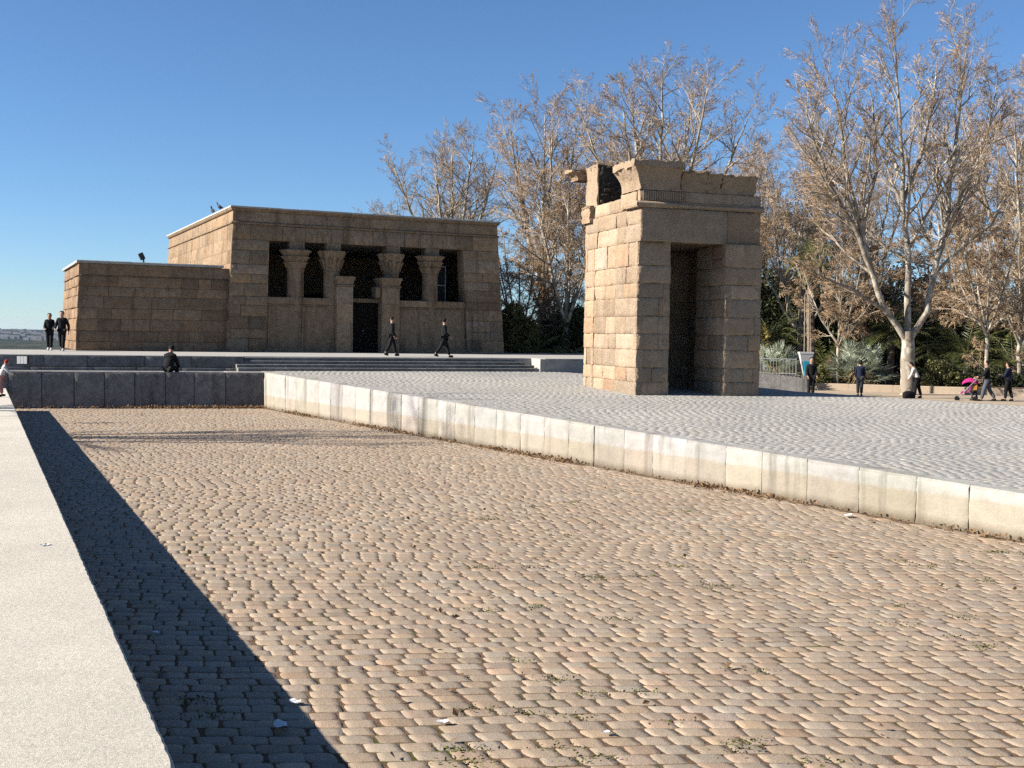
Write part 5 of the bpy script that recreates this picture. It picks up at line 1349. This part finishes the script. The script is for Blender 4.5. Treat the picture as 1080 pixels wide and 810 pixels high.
def person(label, loc, heading, H=1.72, top='c_black', legs='c_black', shoes='shoe_k', hair='hair', hood=None, stride=0.0, arms=(0.15, -0.15), elbow=(0.3, 0.3), lean=0.0,
           skirt=0.0, coat=0.78, head_pitch=0.0, sit=False, group='people around the temple', bulk=1.0, armout=(0.0, 0.0), hair_len=0.0, zoff=0.0, leg_bare=False):
    """heading: direction faced, degrees clockwise from +Y. Body axes: y forward, x right."""
    e = thing('person', label, 'person', (loc[0], loc[1], loc[2]+zoff), -R(heading), group); k = H/1.72
    def fl(p, z0=0.93):     # lean the upper body forward
        p = np.array(p, float); dz = p[2]-z0; 
        if dz > 0: p = np.array([p[0], p[1] + dz*math.sin(lean), z0 + dz*math.cos(lean)])
        return p
    hip0 = 0.93
    if sit: hip0 = 0.12
    def up(z): return z - 0.93 + hip0
    pel = np.array([0, 0, hip0]); 
    def L(x, y, z): return fl((x, y, up(z)), hip0)
    hy = head_pitch
    spine = [L(0, 0, .93), L(0, -.005, 1.08), L(0, .0, 1.26), L(0, -.005, 1.39), L(0, 0, 1.465), L(0, .022+hy*.3, 1.515), L(0, .02+hy*.6, 1.585), L(0, .01+hy*.8, 1.66), L(0, 0.0+hy, 1.70)]
    sr = [(.145, .105), (.13, .10), (.15, .105), (.10, .075), (.062, .062), (.072, .082), (.090, .108), (.088, .102), (.045, .05)]
    hips, knees, anks, toes = [], [], [], []
    for sx, sg in ((-1, 1), (1, -1)):
        h = pel + np.array([.085*sx, 0, -.05])
        if sit:
            kn = h + np.array([.03*sx, .40, .02]); an = kn + np.array([0, .05, -.40]); to = an + np.array([0, .15, -.05])
        else:
            a = stride*sg; fwd = max(0, a)*0.25; kb = 0.10 if a > 0 else abs(a)*0.9
            kn = h + np.array([0, math.sin(a)*.42, -math.cos(a)*.42]); a2 = a - kb
            an = kn + np.array([0, math.sin(a2)*.40, -math.cos(a2)*.40]); tp = -0.05 if a >= 0 else -0.10
            to = an + np.array([0.02*sx, .15, tp+0.01]) if a >= -0.02 else an + np.array([0.01*sx, .12, -.10])
        hips.append(h); knees.append(kn); anks.append(an); toes.append(to)
    if not sit:             # lowest foot on the ground
        lo = min(min(t[2] for t in toes)-.035, min(a[2] for a in anks)-.075)
        sh = np.array([0, 0, -lo])
        spine = [s_+sh for s_ in spine]; hips = [h+sh for h in hips]; knees = [h+sh for h in knees]; anks = [h+sh for h in anks]; toes = [h+sh for h in toes]
    else: sh = np.zeros(3)
    shl, elb, wri, hand_d = [], [], [], []
    for i, sx in enumerate((-1, 1)):
        s_ = L(.158*sx, 0, 1.365) + sh; a = arms[i] + lean; b = a + elbow[i]; ao = armout[i]
        el = s_ + np.array([sx*(.05+math.sin(ao)*.27), math.sin(a)*.28, -math.cos(a)*.28*math.cos(ao)])
        dw = np.array([sx*(.0 + (math.sin(ao)*.1)) - sx*0.04*(elbow[i] > .8), math.sin(b), -math.cos(b)]); dw = nrm(dw); wr = el + dw*.25
        shl.append(s_); elb.append(el); wri.append(wr); hand_d.append(dw)
    S_ = lambda P: [np.array(p)*k for p in P]
    Rk = lambda Rr: [tuple(x*k for x in r_) if isinstance(r_, tuple) else r_*k for r_ in Rr]
    # bare body: one continuous skin with hands and separate fingers
    pts = list(spine); rad = [tuple(x*.9 for x in r_) for r_ in sr[:4]] + sr[4:]; lk = chain(9)
    for i in range(2):
        b = len(pts); pts += [shl[i], elb[i], wri[i], wri[i]+hand_d[i]*.055]; rad += [.05, .038, .027, (.036, .022)]; lk += [(3, b), (b, b+1), (b+1, b+2), (b+2, b+3)]
        b = len(pts); pts += [hips[i], knees[i], anks[i], toes[i]]; rad += [.075, .05, .036, .032]; lk += [(0, b), (b, b+1), (b+1, b+2), (b+2, b+3)]
    ch = [(S_(pts), Rk(rad), lk)]
    for i, sx in enumerate((-1, 1)):
        d = hand_d[i]; sidev = nrm(np.cross(d, np.array([sx, 0.2, 0]))); cur = nrm(np.array([-sx, .25, 0]))
        base = wri[i] + d*.075
        for q, ln in enumerate((.066, .076, .070, .055)):
            p0 = base + sidev*(q-1.5)*.020; p1 = p0 + d*ln*.5 + cur*.006; p2 = p1 + nrm(d + cur*.55)*ln*.5
            ch.append((S_([p0, p1, p2]), Rk([.0095, .009, .007]), chain(3)))
        p0 = wri[i] + d*.03 - sidev*.03; p1 = p0 - sidev*.02 + d*.028 + cur*.008; p2 = p1 + d*.03 + cur*.008
        ch.append((S_([p0, p1, p2]), Rk([.011, .010, .008]), chain(3)))
    hd = spine[6]; fw = np.array([0, math.cos(lean), -math.sin(lean)]); uph = np.array([0, math.sin(lean), math.cos(lean)])
    ch.append((S_([hd + fw*.085 + uph*.012, hd + fw*.108 - uph*.018, hd + fw*.088 - uph*.026]), Rk([.010, .014, .010]), chain(3)))      # nose
    ch.append((S_([hd + fw*.076 - uph*.055 + np.array([-.022, 0, 0]), hd + fw*.084 - uph*.056, hd + fw*.076 - uph*.055 + np.array([.022, 0, 0])]), Rk([.006, .009, .006]), chain(3)))  # mouth
    for sx in (-1, 1): ch.append((S_([hd + np.array([sx*.072, 0, 0]) + uph*.02, hd + np.array([sx*.082, -.01, 0]) , hd + np.array([sx*.074, 0, 0]) - uph*.03]), Rk([.010, .014, .009]), chain(3)))  # ears
    skin_obj('body', ch, M['skin'], e)
    for sx in (-1, 1):
        mb = MB(); c = (hd + fw*.080 + uph*.014 + np.array([sx*.030, 0, 0]))*k
        mb.lathe([(.002*k, -.010*k), (.009*k, -.005*k), (.010*k, 0), (.009*k, .005*k), (.002*k, .010*k)], 8, M=np.array([[1,0,0,c[0]],[0,1,0,c[1]],[0,0,1,c[2]],[0,0,0,1.]])); mb.build('eye', M['eye'], e, 179)
    # jacket
    bk = bulk
    pts = [spine[0] - UP*(0.93-coat if not sit else .02), spine[0], spine[1], spine[2], spine[3], spine[4] + uph*.015]
    rad = [((.165+skirt)*bk, (.125+skirt)*bk), (.162*bk, .122*bk), (.155*bk, .118*bk), (.172*bk, .125*bk), (.135*bk, .10*bk), .085]; lk = chain(6)
    for i in range(2):
        b = len(pts); pts += [shl[i], elb[i], wri[i] - hand_d[i]*.01]; rad += [.072*bk, .056*bk, .042*bk]; lk += [(4, b), (b, b+1), (b+1, b+2)]
    skin_obj('jacket', [(S_(pts), Rk(rad), lk)], M[top], e)
    pts = [spine[0] - UP*.0]; rad = [(.15, .115)]; lk = []
    for i in range(2):
        b = len(pts); pts += [hips[i], knees[i], anks[i] + nrm(knees[i]-anks[i])*.03]; rad += [.105, .080, .066]; lk += [(0, b), (b, b+1), (b+1, b+2)]
    skin_obj('trousers', [(S_(pts), Rk(rad), lk)], M[legs], e)
    for i in range(2):
        hl = anks[i] + np.array([0, -.05, -.045])
        skin_obj('shoe', [(S_([hl, anks[i] + np.array([0, .03, -.03]), toes[i] + np.array([0, .03, .0])]), Rk([.055, .062, .048]), chain(3))], M[shoes], e)
    hm = M[hood] if hood else M[hair]
    hp = [hd - fw*.045 - uph*.04, hd - fw*.028 + uph*.03, hd + fw*.0 + uph*.10, hd + fw*.06 + uph*.092]; hr = [(.088, .066), (.102, .088), (.096, .090), (.080, .055)]
    if hair_len: hp = [hd - fw*.055 - uph*(.04+hair_len)] + hp; hr = [(.07, .04)] + hr
    if hood: hr = [tuple(x*1.18 for x in r_) for r_ in hr]
    skin_obj('hood' if hood else 'hair', [(S_(hp), Rk(hr), chain(len(hp)))], hm, e)
    return e
G_ = lambda x, Y, z: np.array([atY(x, 400, Y)[0], Y, z])
person('shorter person in black puffer jacket and pale shoes, left of the couple', G_(52.5, 50.2, TZ), 165, 1.62, 'c_black', 'c_black', 'shoe_w', 'hair', stride=0.22, bulk=1.12, arms=(.2, .15), elbow=(1.2, 1.1), hair_len=0.0)
person('taller person in black with white shoes, right of the couple beside the temple', G_(65.5, 50.0, TZ), 170, 1.76, 'c_black', 'c_black', 'shoe_w', 'hair', stride=0.30, arms=(.0, .1), elbow=(0.2, .9), armout=(.25, .12), bulk=1.08)
person('person in a black coat and cap walking past the temple door', G_(413, 49.4, TZ), 75, 1.70, 'c_black', 'c_black', 'shoe_k', 'hair', stride=0.27, arms=(.1, -.1), elbow=(.5, .5), coat=0.70)
person('hooded person in a long black coat walking before the right screen wall', G_(468, 48.0, TZ), 80, 1.66, 'c_black', 'c_black', 'shoe_k', hood='c_black', stride=0.36, arms=(.2, .1), elbow=(.9, .8), coat=0.52, skirt=.03)
def on_wall(px):
    d = FAR_R - FWL; xr = (px-540)/FPX; t_ = (xr*FWL[1]-FWL[0])/(d[0]-xr*d[1]); return FWL + d*t_
q = on_wall(174); person('person in black sitting hunched on the shaded basin wall', (q[0]+0.05, q[1]+0.2, 1.34), 10, 1.74, 'c_black', 'c_black', 'shoe_k', hood='c_black', sit=True, lean=0.32, arms=(.1, .1), elbow=(.35, .35), armout=(.0, .0), bulk=1.3)
person('small child in red hood and pink trousers at the far left of the walkway', (floor_pt(1.0, 419, LZ)[0], floor_pt(1, 419, LZ)[1], LZ), 60, 1.08, 'c_stripe', 'c_pink', 'shoe_k', hood='c_red', lean=0.35, stride=0.1, arms=(.3, .3), elbow=(.4, .4), bulk=1.15)
GZ = 0.24
person('woman in a dark navy coat standing left of the big plane trunk', G_(907, 51.2, GZ), 20, 1.60, 'c_navy', 'c_dark', 'shoe_k', 'hair', stride=0.10, arms=(.1, .1), elbow=(.35, .35), coat=0.58, skirt=.05, hair_len=0.05)
person('woman in cream jacket and dark trousers bending by the big plane trunk', G_(967.5, 50.2, GZ), -60, 1.62, 'c_cream', 'c_black', 'shoe_k', 'hair', lean=0.40, stride=0.15, arms=(-.15, .0), elbow=(.35, .4), hair_len=0.05)
person('small child in a beige coat walking in front of the pushchair', G_(1028, 49.3, GZ), -35, 0.98, 'c_beige', 'c_black', 'shoe_k', hood='c_beige', stride=0.2, coat=.62, skirt=.05, bulk=1.2, armout=(.3, .3))
person('man in a black jacket and grey trousers pushing the pushchair', G_(1041, 48.6, GZ), -70, 1.76, 'c_black', 'c_grey', 'shoe_k', 'hair', stride=0.3, arms=(.5, .5), elbow=(.7, .7))
person('person in a navy jacket and black trousers, rightmost of the walkers', G_(1063.5, 48.6, GZ), -50, 1.66, 'c_navy', 'c_black', 'shoe_k', 'hair', stride=0.15, arms=(.3, .3), elbow=(1.3, 1.3), hair_len=0.06)
person('person in dark clothes standing at the end of the low wall by the white box', G_(855.5, 50.6, GZ), 180, 1.74, 'c_black', 'c_black', 'shoe_k', 'hair', coat=0.72, arms=(.1, .1), elbow=(.6, .6))
# bag beside the woman in cream
p = G_(959, 49.9, GZ)
e = thing('bag', 'black holdall standing at the feet of the woman in cream', 'bag', tuple(p), 0.2)
mb = MB(); v = []; F = []; ns = 9
prof = [(0.0, .11), (.06, .135), (.20, .145), (.30, .125), (.36, .07)]
for i, (z_, w_) in enumerate(prof):
    for q in range(12):
        t = 2*math.pi*q/12; v.append([np.sign(math.cos(t))*abs(math.cos(t))**.5*w_*2.0, np.sign(math.sin(t))*abs(math.sin(t))**.6*w_*.85, z_])
F = [[i*12+j, i*12+(j+1) % 12, (i+1)*12+(j+1) % 12, (i+1)*12+j] for i in range(len(prof)-1) for j in range(12)]
mb.add(v, F); mb.ng = [([48+j for j in range(12)], 0), ([11-j for j in range(12)], 0)]; mb.build('body', M['c_black'], e, 60)
mb = MB(); mb.tube([(-.10, .0, .35), (-.09, 0, .46), (0, 0, .50), (.09, 0, .46), (.10, 0, .35)], .014, 6); mb.build('handle', M['c_dark'], e)
# pushchair
p = G_(1020, 48.9, GZ)
e = thing('pushchair', 'magenta hooded pushchair with an ochre bag, pushed by the man in black', 'pushchair', tuple(p), R(160))   # local +x = backwards? front is -x after turn
def arc(cx, cz, r_, a0, a1, n, y): return [(cx + r_*math.cos(R(a0+(a1-a0)*i/n)), y, cz + r_*math.sin(R(a0+(a1-a0)*i/n))) for i in range(n+1)]
mb = MB()
for y_ in (-.22, .22):
    mb.tube([(.38, y_, .10), (.0, y_, .52), (-.28, y_, .86), (-.42, y_, .98)], .013, 6); mb.tube([(-.34, y_, .10), (-.02, y_, .50)], .013, 6); mb.tube([(-.34, y_, .12), (.36, y_, .12)], .009, 6)
mb.tube([(-.42, -.22, .98), (-.42, .22, .98)], .017, 6); mb.tube([(-.34, -.22, .10), (-.34, .22, .10)], .010, 6); mb.tube([(.38, -.22, .10), (.38, .22, .10)], .010, 6)
mb.build('frame', M['metal_grey'], e)
mb = MB()
sp = [(.26, .30), (.20, .42), (.0, .40), (-.08, .46), (-.22, .82)]
v = [[x, y_, z_] for (x, z_) in sp for y_ in (-.2, .2)] + [[x-.03, y_, z_-.035] for (x, z_) in sp for y_ in (-.2, .2)]
n = len(sp); F = []
for i in range(n-1): F += [[2*i, 2*i+1, 2*i+3, 2*i+2], [2*n+2*i+2, 2*n+2*i+3, 2*n+2*i+1, 2*n+2*i], [2*i, 2*i+2, 2*n+2*i+2, 2*n+2*i], [2*i+3, 2*i+1, 2*n+2*i+1, 2*n+2*i+3]]
mb.add(v, F); mb.build('seat', M['c_magenta'], e)
mb = MB(); v = []; F = []; m_ = 9
for a in np.linspace(20, 150, m_):
    r_ = .34
    for y_ in np.linspace(-.22, .22, 5): v.append([-.12 + r_*math.cos(R(a)), y_, .66 + r_*math.sin(R(a))*(1 - 0.5*(y_/.22)**4)])
F = [[i*5+j, i*5+j+1, (i+1)*5+j+1, (i+1)*5+j] for i in range(m_-1) for j in range(4)]
mb.add(v, F); hd_ = mb.build('canopy', M['c_magenta'], e, 179); sm = hd_.modifiers.new('solid', 'SOLIDIFY'); sm.thickness = 0.012
for x_, y_ in ((.38, -.24), (.38, .24), (-.34, -.24), (-.34, .24)):
    w_ = empty('wheel', (x_, y_, .10), 0, e)
    mb = MB(); mb.lathe([(.075, -.02), (.10, -.018), (.105, 0), (.10, .018), (.075, .02)], 16, M=np.array([[1,0,0,0],[0,0,1,0],[0,1,0,0],[0,0,0,1.]])); mb.build('tyre', M['shoe_k'], w_, 60)
    mb = MB(); mb.lathe([(.01, -.012), (.074, -.010), (.074, .010), (.01, .012)], 12, M=np.array([[1,0,0,0],[0,0,1,0],[0,1,0,0],[0,0,0,1.]])); mb.build('rim', M['metal_grey'], w_, 60)
mb = MB(); mb.box((-.40, -.15, .46), (-.24, .15, .74), bev=.04); mb.build('bag', M['c_orange'], e)

# ------------------------------------------------------------------ haze: the air between here and the far hills
mb = MB(); mb.box((-11500, -400, -95), (11500, 11800, 60))
t = NT('haze_air'); t.t.nodes.remove(t.b)
pv = t.n('ShaderNodeVolumePrincipled'); pv.inputs['Color'].default_value = (0.50, 0.68, 0.98, 1); pv.inputs['Density'].default_value = 0.00002; pv.inputs['Anisotropy'].default_value = 0.2
t.t.links.new(pv.outputs[0], t.out.inputs['Volume'])
hz = mb.build('haze', t.mat, kind='stuff'); tag(hz, 'thin pale blue winter haze over the far land', 'haze')
